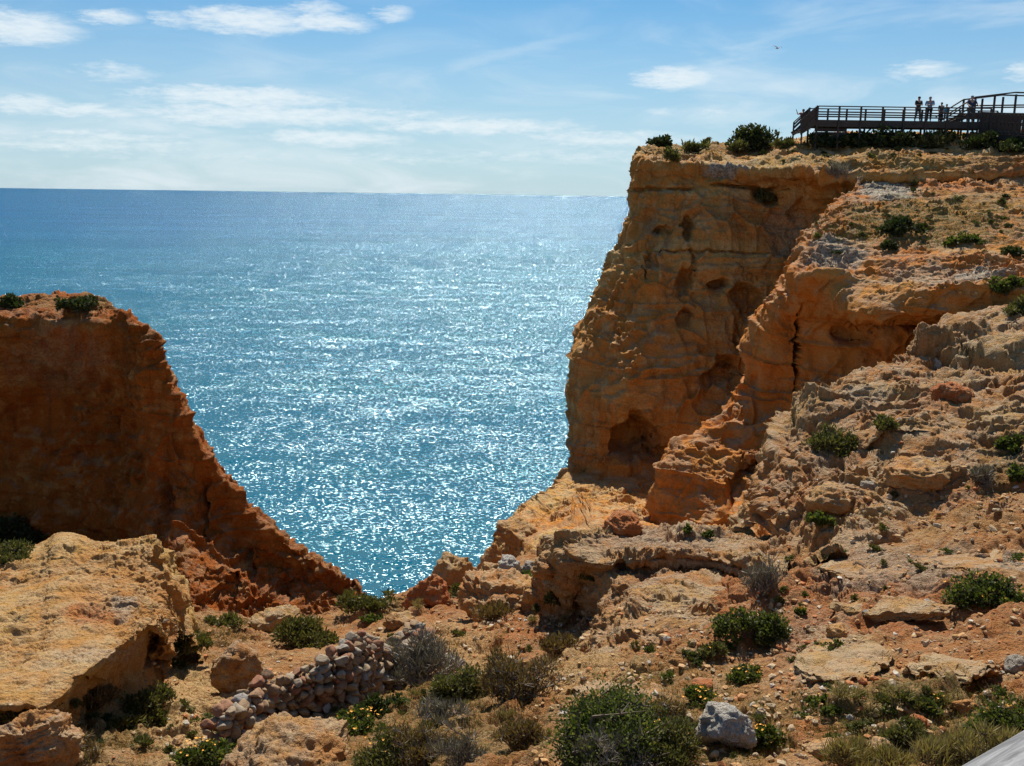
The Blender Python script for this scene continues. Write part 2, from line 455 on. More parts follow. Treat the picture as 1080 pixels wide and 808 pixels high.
def shape_ground(V, N):
    V = V.copy()
    m = rmask(V, .35, 520); m2 = rmask(V, .8, 521)
    V[:, 2] += (terr(V, .5, .9, 560) + terr(V, .17, .9, 570)) * rmask(V, .2, 522, -.15, .2) * .9
    d = 0.42 * fbm(V, .25, 3, 503) + 0.24 * fbm(V, .9, 4, 511, gain=.55)
    f1, f2 = worley(V, 2.2, 9)
    d += 0.15 * (0.55 - f1) * m
    f1, f2 = worley(V, 6.0, 12)
    d += 0.06 * (0.55 - f1) * (0.3 + 0.7 * m2)
    zz = V.copy(); zz[:, 2] *= 4
    d += 0.08 * fbm(zz, 1.3, 4, 541, ridge=True) * m2
    bb = V + .25 * fbm(V, 1.4, 3, 581)[:, None]
    d += (0.22 * blocks(bb, (.8, 1.0, 1.5), 7) + 0.09 * blocks(bb, (2.4, 3.0, 4), 8)) * rmask(V, .22, 525, -.1, .25)
    d += 0.035 * fbm(V, 9, 3, 531, gain=.6)
    return V + N * d[:, None]


# ------------------------------------------------------------------ sea
def sea_mat():
    m = bpy.data.materials.new('sea_water'); m.use_nodes = True
    t = NT(m.node_tree); t.n.clear()
    geo = t.new('ShaderNodeNewGeometry'); pos = geo.outputs['Position']
    dist = t.new('ShaderNodeVectorMath', {0: pos}, operation='LENGTH').outputs['Value']
    def slopes(sc_, vs, det):
        n = t.new('ShaderNodeTexNoise', {'Vector': t.scalev(pos, vs), 'Scale': sc_, 'Detail': det, 'Roughness': 0.62, 'Distortion': 0.35})
        return t.vm('SUBTRACT', n.outputs['Color'], (0.5, 0.5, 0.5))
    s1 = t.scalev(slopes(1.0, (0.45, 0.9, 1), 3), (1.0, 1.0, 0))
    s2 = t.scalev(slopes(1.0, (2.6, 3.6, 1), 3), (3.0, 3.9, 0))
    s3 = t.scalev(slopes(0.13, (0.6, 1.3, 1), 3), (0.9, 0.9, 0))
    s = t.vm('ADD', t.vm('ADD', s1, s2), s3)
    gust = t.noise(t.scalev(pos, (0.006, 0.014, 1)), 1.0, 4, 0.6, 0.5)
    gk = t.new('ShaderNodeMapRange', {0: gust, 1: 0.3, 2: 0.7, 3: 0.8, 4: 1.15}).outputs[0]
    s = t.vm('MULTIPLY', s, t.new('ShaderNodeCombineXYZ', {0: gk, 1: gk, 2: gk}).outputs[0])
    nrm = t.vm('NORMALIZE', t.vm('ADD', s, (0, 0, 1)))
    c = t.mix(t.ramp(dist, 60, 900), (0.001, 0.075, 0.125, 1), (0.001, 0.058, 0.155, 1))
    patchy = t.noise(t.scalev(pos, (0.02, 0.05, 1)), 1.0, 4, 0.6)
    c = t.mix(t.m('MULTIPLY', t.ramp(patchy, 0.45, 0.7), 0.4), c, (0.001, 0.095, 0.115, 1))
    # a rough sea never mirrors the low sky fully: neighbouring waves hide the flattest angles
    fr = t.new('ShaderNodeFresnel', {'IOR': 1.33, 'Normal': nrm}).outputs[0]
    fr = t.m('MINIMUM', t.m('MULTIPLY', fr, 1.5), 0.23)
    df = t.new('ShaderNodeBsdfDiffuse', {'Color': c})
    gl = t.new('ShaderNodeBsdfGlossy', {'Color': (0.70, 0.93, 1, 1), 'Roughness': 0.15, 'Normal': nrm})
    mx = t.new('ShaderNodeMixShader', {0: fr}); t.l.new(df.outputs[0], mx.inputs[1]); t.l.new(gl.outputs[0], mx.inputs[2])
    out = t.new('ShaderNodeOutputMaterial'); t.l.new(mx.outputs[0], out.inputs[0])
    return m


def build_sea():
    rr = np.array([0, 40, 120, 400, 1500, 5000, 14000, 30000.])
    na = 96
    V = [(0, 0, 0)]; Fq = []
    for r_ in rr[1:]:
        for a in range(na): V.append((r_ * math.cos(a * 2 * math.pi / na), r_ * math.sin(a * 2 * math.pi / na), 0))
    for a in range(na):
        b = (a + 1) % na
        Fq.append((0, 1 + a, 1 + b, 0))
    me = bpy.data.meshes.new('sea')
    faces = [(0, 1 + a, 1 + (a + 1) % na) for a in range(na)]
    for k in range(len(rr) - 2):
        o1 = 1 + k * na; o2 = o1 + na
        for a in range(na):
            b = (a + 1) % na; faces.append((o1 + a, o2 + a, o2 + b, o1 + b))
    me.from_pydata(V, [], faces); me.materials.append(sea_mat())
    o = bpy.data.objects.new('sea', me); COL.objects.link(o); tag(o, kind='structure')


build_sea()

# ------------------------------------------------------------------ the big headland
HEAD = [
    [(830, 170, 118), (770, 166, 112), (760, 162, 108), (790, 160, 105), (830, 156, 100), (880, 147, 98), (960, 143, 95), (1120, 140, 92), (1400, 138, 88)],
    [(760, 168, 100), (705, 156, 93), (722, 155, 92), (760, 153, 91), (805, 153, 90), (850, 150, 82), (930, 153, 77), (1110, 156, 73), (1350, 156, 70)],
    [(735, 185, 96), (680, 166, 82), (700, 168, 78), (745, 168, 76), (790, 172, 74), (845, 176, 69), (905, 183, 67), (1060, 182, 68), (1300, 182, 67)],
    [(735, 212, 94), (673, 186, 80.5), (700, 191, 76.5), (745, 190, 75), (790, 196, 73.6), (845, 198, 70.8), (885, 203, 69), (1060, 205, 71), (1300, 210, 71)],
    [(735, 250, 93), (668, 222, 80.5), (700, 225, 76), (745, 222, 74.8), (790, 225, 74), (840, 228, 73), (880, 235, 72), (1060, 240, 73), (1300, 240, 73)],
    [(725, 300, 92), (652, 270, 79.5), (695, 270, 75), (745, 270, 74), (790, 270, 73.8), (835, 275, 73), (880, 280, 73), (1060, 285, 73), (1300, 285, 73)],
    [(700, 345, 92), (635, 308, 79), (680, 315, 74.5), (740, 315, 73.5), (790, 315, 73.8), (835, 320, 73.5), (880, 330, 73), (1060, 330, 73), (1300, 330, 73)],
    [(680, 400, 91), (609, 365, 78), (660, 370, 73.5), (730, 370, 72.3), (785, 370, 73), (835, 370, 73.5), (880, 380, 73), (1060, 380, 73), (1300, 380, 73)],
    [(670, 440, 90), (602, 415, 77), (655, 415, 73), (720, 415, 71.4), (780, 415, 71), (835, 415, 72), (880, 420, 72), (1060, 420, 72), (1300, 420, 72)],
    [(670, 480, 88), (606, 462, 75.5), (655, 460, 72.5), (710, 455, 71), (770, 460, 69), (835, 460, 70), (880, 460, 70), (1060, 460, 70), (1300, 460, 70)],
    [(660, 510, 86), (607, 492, 74.5), (640, 498, 72.3), (700, 500, 71), (760, 505, 68), (835, 505, 68), (880, 510, 68), (1060, 510, 68), (1300, 510, 68)],
    [(640, 530, 82), (586, 517, 69), (630, 522, 66), (690, 530, 65), (750, 540, 62), (835, 540, 60), (880, 540, 60), (1060, 540, 60), (1300, 540, 60)],
    [(610, 560, 78), (562, 541, 64), (606, 552, 58), (680, 562, 54), (750, 570, 52), (835, 570, 50), (880, 570, 50), (1060, 570, 50), (1300, 570, 50)],
    [(580, 610, 74), (540, 566, 60), (580, 585, 50), (660, 590, 47), (750, 600, 46), (835, 600, 45), (880, 600, 45), (1060, 600, 45), (1300, 600, 45)],
    [(560, 700, 70), (528, 610, 58), (560, 640, 48), (660, 640, 45), (750, 650, 44), (835, 650, 43), (880, 650, 43), (1060, 650, 43), (1300, 650, 43)],
]
LEAN = [0, 0, 0, -.6, -1.8, -3.4, -5, -6.4, -7.4, -8.2, -8.6, -8, -7, -3, -1]
HEAD = [[(x, y, d + .75 * l * (0.6 if i == 1 else 0 if i == 0 else 1)) for i, (x, y, d) in enumerate(r)] for r, l in zip(HEAD, LEAN)]
patch('headland_cliff', HEAD, shape_cliff, M_head,
      masks=[(1, 740, 160, 70, 7, .7), (1, 950, 172, 150, 10, .45), (2, 762, 180, 20, 6, 1), (2, 785, 178, 14, 3, 1), (2, 885, 180, 30, 7, .5), (0, 1060, 175, 60, 12, .8), (0, 780, 160, 80, 6, .5),
             (0, 770, 225, 60, 22, .35), (0, 700, 235, 30, 15, .3), (2, 840, 245, 40, 30, .35)],
      dents=[(673, 468, 31, 34, 4.6), (700, 492, 30, 22, 2.2), (762, 402, 22, 24, 2.0), (722, 300, 11, 20, 1.6), (757, 303, 12, 9, 2.0), (787, 320, 17, 24, 1.7), (722, 335, 9, 12, 1.4),
             (725, 243, 6, 14, 1.6), (700, 246, 10, 5, 1.2), (812, 206, 16, 14, 1.4), (612, 545, 9, 14, 3.0), (690, 202, 40, 2.5, .8), (800, 199, 60, 2.5, .8), (745, 268, 110, 1.6, .5), (730, 280, 3, 22, .7), (686, 285, 2.5, 20, .6), (775, 355, 4, 25, .8)])

# ------------------------------------------------------------------ hillside with its orange buttress
HILL = [
    [(1250, 190, 70), (1060, 189, 69), (935, 191, 68), (905, 193, 66), (888, 215, 67), (880, 260, 69), (875, 330, 70), (870, 420, 70), (865, 520, 68), (860, 600, 64)],
    [(1240, 205, 61), (1045, 210, 61), (930, 212, 61), (872, 224, 60), (862, 245, 60.5), (852, 285, 62), (838, 320, 63), (830, 380, 64), (815, 450, 63), (800, 580, 60)],
    [(1230, 232, 55), (1030, 235, 55), (905, 242, 55.5), (850, 255, 55.5), (840, 285, 56.5), (812, 318, 57.5), (792, 352, 58), (790, 400, 57.5), (774, 442, 57.6), (740, 570, 57.6)],
    [(1225, 255, 51), (1025, 262, 51), (900, 272, 52.5), (839, 286, 52.5), (834, 310, 53.5), (812, 345, 54.8), (803, 385, 55.3), (795, 420, 55.6), (738, 460, 55.2), (678, 572, 54)],
    [(1222, 268, 49), (1025, 274, 49), (920, 286, 50.5), (852, 292, 51), (838, 345, 54), (832, 385, 54.3), (824, 420, 54.6), (790, 455, 54), (700, 490, 53), (690, 578, 51.5)],
    [(1220, 280, 47), (1035, 284, 47.5), (940, 296, 48.8), (876, 303, 50.5), (874, 340, 52), (868, 385, 52.5), (856, 425, 52.2), (815, 480, 51.8), (745, 515, 51), (730, 578, 49.5)],
    [(1215, 290, 46), (1050, 292, 46), (965, 302, 47), (900, 330, 47.5), (910, 345, 50), (912, 385, 51), (898, 425, 50.5), (862, 485, 49.5), (800, 530, 48.5), (785, 580, 47)],
    [(1210, 300, 44.5), (1060, 298, 45), (985, 312, 45.5), (948, 338, 46), (950, 352, 48.5), (955, 385, 49.5), (960, 420, 49), (930, 500, 47), (850, 545, 44.5), (840, 590, 42)],
    [(1200, 322, 43), (1085, 310, 44.5), (1040, 328, 45), (1005, 335, 45.5), (1000, 345, 47.5), (1005, 370, 48), (1010, 420, 48), (1010, 500, 46), (980, 560, 43), (980, 600, 41)],
    [(1200, 360, 42), (1130, 345, 43.5), (1100, 350, 44.5), (1070, 352, 45.5), (1060, 360, 46.5), (1060, 380, 47), (1060, 420, 47), (1060, 500, 45), (1060, 560, 43), (1060, 600, 41)],
]
HILL = [r[::-1] for r in HILL]
patch('hillside_cliff', HILL, shape_hill, M_butt,
      masks=[(1, 980, 235, 110, 26, .85), (1, 1040, 215, 60, 14, .6), (2, 935, 202, 34, 13, 1), (2, 880, 268, 40, 18, .8), (0, 1030, 240, 60, 14, .6), (0, 1010, 200, 70, 8, .5),
             (2, 980, 292, 70, 12, .5), (2, 1040, 290, 40, 6, .9), (0, 980, 275, 60, 8, .5)],
      dents=[(846, 372, 3.0, 62, 2.0), (905, 350, 28, 14, 1.6), (790, 520, 26, 34, 2.5), (970, 345, 60, 9, 1.2)])

# ------------------------------------------------------------------ terraced slab in the middle distance
SLAB = [
    [(770, 600, 44), (790, 575, 44), (800, 540, 44), (815, 520, 45), (850, 490, 46), (900, 460, 46), (980, 440, 47), (1070, 430, 47), (1300, 420, 46)],
    [(788, 565, 36), (796, 530, 36), (812, 490, 37), (832, 460, 38), (870, 435, 40), (930, 405, 41), (985, 370, 43.5), (1070, 345, 44.5), (1300, 330, 43)],
    [(798, 545, 31.5), (808, 500, 32.5), (822, 458, 33.5), (845, 427, 35), (885, 406, 36), (938, 388, 37.5), (985, 347, 41), (1070, 322, 43), (1300, 302, 42)],
    [(800, 552, 30.5), (813, 512, 30.8), (835, 470, 31.5), (862, 445, 32.5), (900, 428, 33.5), (945, 420, 33.5), (1000, 400, 35.5), (1080, 390, 35.5), (1300, 380, 34)],
    [(806, 556, 29), (820, 528, 29.2), (850, 492, 29.6), (880, 470, 30.2), (920, 458, 30.5), (960, 450, 30.5), (1010, 440, 31), (1085, 435, 31), (1300, 430, 30)],
    [(812, 560, 28), (835, 540, 28), (862, 515, 28.2), (900, 498, 28.3), (935, 492, 28.3), (975, 485, 28), (1020, 480, 28), (1090, 475, 28), (1300, 470, 27)],
    [(825, 578, 25.6), (855, 572, 25.4), (885, 562, 25.5), (915, 550, 25.6), (948, 543, 25.4), (988, 537, 25.2), (1030, 531, 25.1), (1095, 528, 24.8), (1300, 522, 24)],
    [(850, 615, 22.6), (880, 606, 22.6), (910, 600, 22.6), (940, 592, 22.6), (970, 588, 22.6), (1000, 584, 22.6), (1040, 578, 22.4), (1100, 572, 22.2), (1300, 565, 21.5)],
]
patch('layered_rock_slope', SLAB, shape_slab, M_slab,
      masks=[(1, 1060, 480, 30, 30, .6), (0, 870, 540, 50, 18, .5), (0, 1000, 520, 90, 12, .5), (2, 900, 420, 40, 8, .4), (0, 1000, 430, 40, 12, .6)],
      dents=[(880, 468, 28, 14, .8), (940, 470, 60, 5, .6), (1010, 430, 50, 4, .5)], px_step=1.25)

# ------------------------------------------------------------------ left cliff
RX = [(-420, 318, 52), (-180, 320, 52), (0, 331, 51), (95, 327, 50.5), (150, 345, 49.5), (181, 405, 48.5), (205, 458, 48), (243, 510, 47.3), (290, 560, 46), (345, 600, 44.5), (384, 630, 42.5)]
F1 = [(-420, 400, 51.5), (-180, 400, 51.5), (0, 392, 51), (85, 400, 50), (138, 412, 48.9), (170, 450, 47.2), (196, 500, 46.3), (230, 548, 45.8), (272, 586, 45.1), (327, 616, 44), (380, 642, 42)]
F2 = [(-420, 480, 51.5), (-180, 480, 51.5), (0, 470, 51), (85, 490, 49.7), (130, 500, 48), (164, 526, 45.4), (188, 568, 43.5), (216, 598, 42.9), (260, 626, 42.8), (314, 641, 42.6), (372, 654, 41)]
F3 = [(-420, 600, 50), (-180, 600, 50), (0, 590, 49.8), (85, 610, 48.5), (128, 630, 46), (165, 645, 41.5), (200, 655, 39.8), (232, 665, 39.7), (266, 668, 40), (315, 668, 39.9), (368, 668, 39.5)]
F4 = [(-420, 720, 47), (-180, 720, 47), (0, 720, 46), (85, 720, 44), (128, 720, 41), (165, 720, 37), (200, 715, 36), (235, 715, 36), (270, 712, 37), (320, 710, 37), (370, 700, 37)]
B1 = [(-420, 314, 66), (-180, 314, 66), (-15, 318, 66), (60, 322, 64), (105, 365, 60), (140, 430, 58), (165, 490, 57), (205, 540, 56), (255, 585, 54), (310, 625, 52), (350, 650, 49)]
B2 = [(-420, 330, 84), (-180, 330, 84), (-60, 340, 84), (10, 380, 82), (60, 450, 76), (100, 520, 70), (130, 580, 66), (170, 620, 64), (220, 660, 60), (280, 700, 56), (330, 720, 53)]
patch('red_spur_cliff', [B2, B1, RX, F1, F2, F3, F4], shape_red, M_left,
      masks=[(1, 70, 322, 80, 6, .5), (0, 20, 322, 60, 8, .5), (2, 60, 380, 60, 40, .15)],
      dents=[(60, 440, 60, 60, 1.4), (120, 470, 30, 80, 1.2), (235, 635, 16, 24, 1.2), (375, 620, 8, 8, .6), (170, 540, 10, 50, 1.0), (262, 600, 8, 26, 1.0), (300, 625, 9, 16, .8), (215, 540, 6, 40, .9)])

# ------------------------------------------------------------------ ground
PX = [-420, -150, 0, 100, 200, 300, 385, 440, 500, 560, 620, 700, 800, 900, 1000, 1100, 1400]
def row(l): return [(x, a, b) for x, (a, b) in zip(PX, l)]
RIM = [(600, 42), (600, 42), (600, 42), (612, 41), (640, 40), (655, 41), (637, 42), (624, 43), (606, 46), (585, 49), (568, 48), (566, 44), (566, 33), (550, 29), (530, 27), (518, 26), (508, 24)]
DR1 = [(660, 48)] * 5 + [(690, 46), (690, 46), (680, 47), (670, 50), (650, 52), (640, 51), (630, 47), (610, 37), (600, 32), (590, 30), (580, 29), (560, 27)]
DR2 = [(800, 50)] * 5 + [(800, 49), (800, 49), (800, 50), (800, 51), (800, 52), (800, 51), (800, 47), (800, 37), (800, 32), (800, 30), (800, 29), (800, 27)]
G1 = [(640, 34), (640, 34), (640, 34), (650, 34), (662, 36), (672, 37), (654, 38.5), (645, 37.5), (637, 36.5), (627, 35.5), (622, 33.5), (612, 29), (588, 25.8), (570, 24.8), (558, 23.8), (547, 22.8), (540, 21)]
G2 = [(690, 25), (690, 25), (690, 26), (690, 27), (692, 28.5), (690, 30), (682, 30.3), (677, 29.6), (671, 28.6), (662, 28), (658, 26), (648, 22), (625, 20.2), (612, 19.4), (600, 18.6), (592, 18), (590, 17)]
G3 = [(740, 19), (740, 19), (742, 19.7), (742, 21), (728, 23.6), (718, 24.4), (712, 24), (708, 23), (704, 22), (698, 21), (696, 18.4), (690, 16.2), (672, 15.9), (660, 15.3), (650, 14.6), (645, 14), (640, 13.5)]
G4 = [(790, 15), (790, 15), (790, 16.4), (782, 17.8), (768, 19.6), (756, 19.4), (750, 18.4), (745, 17.3), (741, 16.1), (740, 15), (736, 14), (730, 13.1), (721, 12.6), (714, 12), (706, 11.5), (700, 11), (700, 10.5)]
G5 = [(850, 12), (850, 12), (850, 12.8), (836, 14), (818, 15), (805, 14.6), (800, 13.6), (800, 12.4), (800, 11.2), (800, 10.4), (796, 9.8), (795, 9.3), (790, 9), (790, 8.6), (785, 8.2), (785, 7.7), (785, 7)]
G6 = [(1000, 8)] * 3 + [(980, 8.6), (960, 8.8), (940, 8.6), (930, 8.2), (930, 7.8), (920, 7.4), (920, 7.1), (920, 6.8), (920, 6.5), (920, 6.1), (920, 5.8), (920, 5.5), (920, 5.2), (920, 4.8)]
WR = [[((x - 540) / F * (7 if abs(x - 540) < 700 else 12), 3.2, 22.1 + 0.0006 * (x - 540)) for x in PX], [((x - 540) / F * 22, -3, 23.0 + .0006 * (x - 540)) for x in PX], [((x - 540) / F * 40, -25, 24.5) for x in PX]]
patch('ground', [row(DR2), row(DR1), row(RIM), row(G1), row(G2), row(G3), row(G4), row(G5), row(G6)], shape_ground, M_soil, world_rows=WR,
      masks=[(0, 880, 640, 200, 60, .75), (0, 540, 650, 110, 50, .6), (1, 720, 760, 130, 60, .55), (1, 1010, 760, 140, 50, .8), (1, 430, 770, 160, 60, .6),
             (2, 950, 600, 90, 26, .55), (2, 870, 690, 60, 40, .35), (2, 1050, 590, 60, 16, .7), (1, 230, 665, 60, 16, .5), (0, 230, 665, 60, 20, .6), (0, 860, 780, 30, 16, .9), (1, 90, 780, 90, 40, .6),
             (1, 400, 640, 50, 10, .6), (1, 570, 610, 40, 12, .4), (1, 900, 545, 120, 20, .25), (3, 205, 760, 60, 60, .95), (3, 480, 680, 50, 30, .6), (3, 890, 690, 60, 30, .8), (3, 620, 710, 60, 40, .7), (3, 880, 570, 60, 16, .6)], px_step=1.3, cap=150)

# ------------------------------------------------------------------ ledged outcrop in the middle of the foreground
OUTC = [
    [(555, 700, 34), (545, 650, 34), (600, 640, 35), (680, 630, 34), (740, 620, 33), (800, 610, 32), (860, 600, 30)],
    [(572, 672, 30), (575, 595, 29), (620, 580, 30), (690, 572, 31), (750, 572, 30), (812, 580, 28.5), (850, 590, 27)],
    [(588, 650, 28.2), (585, 572, 26.8), (622, 560, 27.3), (690, 557, 28.2), (750, 563, 27.6), (808, 576, 26), (840, 588, 24.5)],
    [(594, 650, 27.4), (590, 584, 25.6), (642, 577, 25.2), (700, 576, 25.2), (752, 580, 24.8), (797, 590, 23.8), (830, 598, 22.8)],
    [(600, 652, 26.9), (600, 598, 24.8), (648, 592, 23.9), (700, 588, 23.6), (750, 592, 23.2), (790, 602, 22.6), (820, 608, 21.8)],
    [(606, 656, 26.6), (612, 612, 25.0), (654, 603, 24.0), (702, 600, 23.6), (750, 604, 23.1), (790, 614, 22.4), (818, 620, 21.4)],
    [(612, 666, 25.8), (620, 635, 25.2), (655, 618, 22.7), (705, 618, 21.6), (748, 625, 21.2), (788, 636, 20.8), (815, 640, 20.3)],
    [(616, 684, 24.2), (628, 660, 24.6), (650, 640, 21.2), (705, 640, 19.8), (748, 645, 19.5), (788, 656, 19.2), (815, 660, 18.6)],
    [(606, 708, 21), (622, 688, 21.5), (640, 670, 19.4), (700, 665, 18.2), (745, 667, 17.9), (787, 674, 17.4), (815, 680, 17)],
    [(590, 730, 18), (604, 712, 18), (634, 700, 17.4), (692, 690, 16.7), (742, 690, 16.3), (787, 695, 15.9), (815, 700, 15.6)],
    [(556, 770, 15), (570, 750, 15.6), (630, 738, 15), (688, 722, 15), (740, 715, 15), (790, 716, 14.8), (820, 720, 14.5)],
    [(535, 815, 14), (550, 800, 14.5), (630, 790, 13.8), (690, 765, 13.8), (745, 755, 13.8), (795, 755, 13.6), (830, 755, 13.4)],
]
patch('rock_outcrop', OUTC, shape_near, M_slab, masks=[(2, 700, 572, 90, 14, .35), (2, 720, 600, 60, 8, .5), (0, 660, 650, 40, 20, .25), (0, 640, 570, 40, 8, .3)],
      dents=[(658, 595, 10, 12, .5), (615, 640, 12, 22, .5), (680, 660, 30, 5, .5), (735, 612, 60, 5, .5)], px_step=1.15)

# ------------------------------------------------------------------ yellow slab low on the left
YS = [
    [(-300, 640, 38), (0, 640, 37), (60, 635, 36), (110, 635, 36), (165, 640, 34), (200, 650, 31), (215, 700, 29)],
    [(-300, 590, 32), (0, 595, 31), (60, 590, 31), (108, 596, 31), (158, 592, 30), (185, 600, 28.5), (205, 680, 26.5)],
    [(-300, 570, 28), (0, 578, 27), (65, 562, 27), (108, 572, 26.6), (148, 567, 26.4), (168, 571, 25.8), (186, 650, 25.2)],
    [(-300, 620, 23), (0, 620, 22.6), (60, 614, 22.6), (110, 612, 22.8), (145, 604, 23.4), (166, 600, 24.2), (184, 662, 24.2)],
    [(-300, 680, 19.4), (0, 680, 19.2), (58, 668, 19.5), (110, 650, 20.4), (148, 638, 21.4), (174, 638, 22.8), (184, 675, 23.2)],
    [(-300, 740, 16.6), (0, 736, 16.8), (46, 742, 16.8), (96, 704, 18), (146, 670, 19.8), (172, 664, 21.4), (182, 695, 22.4)],
    [(-300, 752, 16.8), (0, 748, 17.2), (50, 752, 17.4), (98, 716, 18.8), (146, 682, 20.6), (168, 686, 22.2), (178, 708, 22.4)],
    [(-300, 765, 17.8), (0, 764, 17.8), (58, 766, 18.2), (108, 738, 19.9), (150, 705, 21.6), (166, 705, 22.6), (178, 722, 22.4)],
    [(-300, 810, 17.5), (0, 800, 17.5), (64, 796, 17.8), (116, 768, 19.3), (158, 736, 21.2), (178, 735, 22), (186, 742, 22)],
    [(-300, 870, 16), (0, 860, 16), (80, 840, 16.5), (130, 800, 18), (170, 770, 20), (190, 765, 20.6), (200, 770, 20.5)],
]
patch('yellow_rock_slab', YS, shape_sand, M_sand, masks=[(2, 130, 640, 18, 14, .6), (0, 100, 645, 36, 12, .8), (2, 95, 690, 50, 10, .4), (2, 40, 700, 40, 6, .25)], px_step=1.15,
      dents=[(150, 690, 20, 22, 1.4), (85, 730, 26, 18, .8)])

# ================================================================== THINGS
bpy.context.view_layer.update()
DG = bpy.context.evaluated_depsgraph_get()
RNG = random.Random(11)
C0 = Vector((0, 0, CAMZ))


def hit(px, py):
    """where the line of sight through this place of the photograph meets the land"""
    v = Vector(CMn @ np.array([(px - 540) / F, -(py - 404) / F, -1.0])).normalized()
    ok, loc, nor, idx, ob, mt = sc.ray_cast(DG, C0 + v * 2.5, v)
    if not ok or ob.name.startswith('sea'): return None
    if nor.dot(v) > 0: nor = -nor
    return loc, nor, (loc - C0).length * (-(CM.transposed() @ v).z)


def down(x, y, z=60):
    ok, loc, nor, idx, ob, mt = sc.ray_cast(DG, Vector((x, y, z)), Vector((0, 0, -1)))
    return loc if ok else Vector((x, y, 0))


# ------------------------------------------------------------------ more materials
def leaf_mat(name, c1, c2, c3, trans=0.35):
    m = bpy.data.materials.new(name); m.use_nodes = True
    t = NT(m.node_tree); t.n.clear()
    r = t.new('ShaderNodeNewGeometry').outputs['Random Per Island']
    c = t.mix(t.ramp(r, 0.0, 0.6), c1, c2); c = t.mix(t.ramp(r, 0.72, 1.0), c, c3)
    bs = t.new('ShaderNodeBsdfPrincipled', {'Base Color': c, 'Roughness': 0.7}); bs.inputs['Specular IOR Level'].default_value = 0.2
    tr = t.new('ShaderNodeBsdfTranslucent', {'Color': t.mix(1.0, c, (1.2, 1.35, 0.6, 1), 'MULTIPLY')})
    mx = t.new('ShaderNodeMixShader', {0: trans}); t.l.new(bs.outputs[0], mx.inputs[1]); t.l.new(tr.outputs[0], mx.inputs[2])
    out = t.new('ShaderNodeOutputMaterial'); t.l.new(mx.outputs[0], out.inputs[0])
    return m


def plain(name, col, rough=0.8, var=0.25, sc_=8.0, metal=0.0):
    m = bpy.data.materials.new(name); m.use_nodes = True
    t = NT(m.node_tree); t.n.clear()
    pos = t.new('ShaderNodeNewGeometry').outputs['Position']
    n = t.noise(pos, sc_, 5, 0.6)
    c = t.mix(t.m('MULTIPLY', n, var), col, tuple(x * 0.35 for x in col[:3]) + (1,))
    bs = t.new('ShaderNodeBsdfPrincipled', {'Base Color': c, 'Roughness': rough, 'Metallic': metal})
    out = t.new('ShaderNodeOutputMaterial'); t.l.new(bs.outputs[0], out.inputs[0])
    return m


def wood_mat(name, c1, c2, axis=(1, 1, 14)):
    m = bpy.data.materials.new(name); m.use_nodes = True
    t = NT(m.node_tree); t.n.clear()
    pos = t.new('ShaderNodeTexCoord').outputs['Object']
    g = t.noise(t.scalev(pos, axis), 3.0, 7, 0.65, 0.6); g2 = t.noise(pos, 2.0, 3)
    g3 = t.noise(t.scalev(pos, tuple(a * 3 for a in axis)), 5.0, 4, 0.7)
    c = t.mix(t.ramp(g, 0.35, 0.65), c1, c2); c = t.mix(t.m('MULTIPLY', t.ramp(g2, 0.45, 0.7), 0.4), c, tuple(x * 0.6 for x in c1[:3]) + (1,))
    c = t.mix(t.m('MULTIPLY', t.ramp(g3, 0.58, 0.7), 0.6), c, tuple(x * 0.4 for x in c1[:3]) + (1,))
    bp = t.new('ShaderNodeBump', {'Height': t.m('ADD', g, t.m('MULTIPLY', g3, .5)), 'Strength': 0.5, 'Distance': 0.004})
    bs = t.new('ShaderNodeBsdfPrincipled', {'Base Color': c, 'Roughness': 0.75, 'Normal': bp.outputs[0]})
    out = t.new('ShaderNodeOutputMaterial'); t.l.new(bs.outputs[0], out.inputs[0])
    return m


L_green = leaf_mat('green_leaves', (0.038, 0.055, 0.013, 1), (0.085, 0.10, 0.024, 1), (0.18, 0.175, 0.055, 1))
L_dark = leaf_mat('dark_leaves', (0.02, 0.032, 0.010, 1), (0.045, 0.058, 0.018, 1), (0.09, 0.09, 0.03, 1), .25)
L_olive = leaf_mat('olive_leaves', (0.055, 0.06, 0.018, 1), (0.12, 0.11, 0.035, 1), (0.20, 0.17, 0.07, 1), .25)
L_grey = leaf_mat('dry_grey_twigs', (0.10, 0.085, 0.07, 1), (0.20, 0.17, 0.14, 1), (0.34, 0.30, 0.25, 1), .1)
L_brown = leaf_mat('dry_brown_leaves', (0.09, 0.055, 0.025, 1), (0.19, 0.12, 0.05, 1), (0.30, 0.21, 0.10, 1), .2)
L_straw = leaf_mat('dry_straw', (0.20, 0.14, 0.06, 1), (0.34, 0.26, 0.12, 1), (0.13, 0.13, 0.04, 1), .2)
M_flower = plain('yellow_petals', (0.80, 0.36, 0.008, 1), 0.6, 0.1)
M_twig = plain('woody_stems', (0.13, 0.095, 0.065, 1), 0.9, 0.4)
M_greytwig = plain('bare_grey_stems', (0.30, 0.26, 0.21, 1), 0.9, 0.4)
M_bould = rock_mat('tan_boulder', (0.47, 0.27, 0.10, 1), (0.44, 0.20, 0.065, 1), (0.18, 0.08, 0.03, 1), (0.52, 0.36, 0.17, 1), 0.2, 0.05, 0.4, 0.3, 0.6, scale=1.8)
M_pale = rock_mat('grey_limestone', (0.40, 0.35, 0.28, 1), (0.34, 0.26, 0.18, 1), (0.11, 0.09, 0.075, 1), (0.52, 0.49, 0.43, 1), 0.1, 0.0, 0.6, 0.2, 0.7, scale=3.0)
M_white = rock_mat('white_limestone', (0.66, 0.62, 0.54, 1), (0.56, 0.48, 0.38, 1), (0.16, 0.13, 0.10, 1), (0.62, 0.60, 0.55, 1), 0.05, 0.0, 0.5, 0.2, 0.8, scale=4.0)
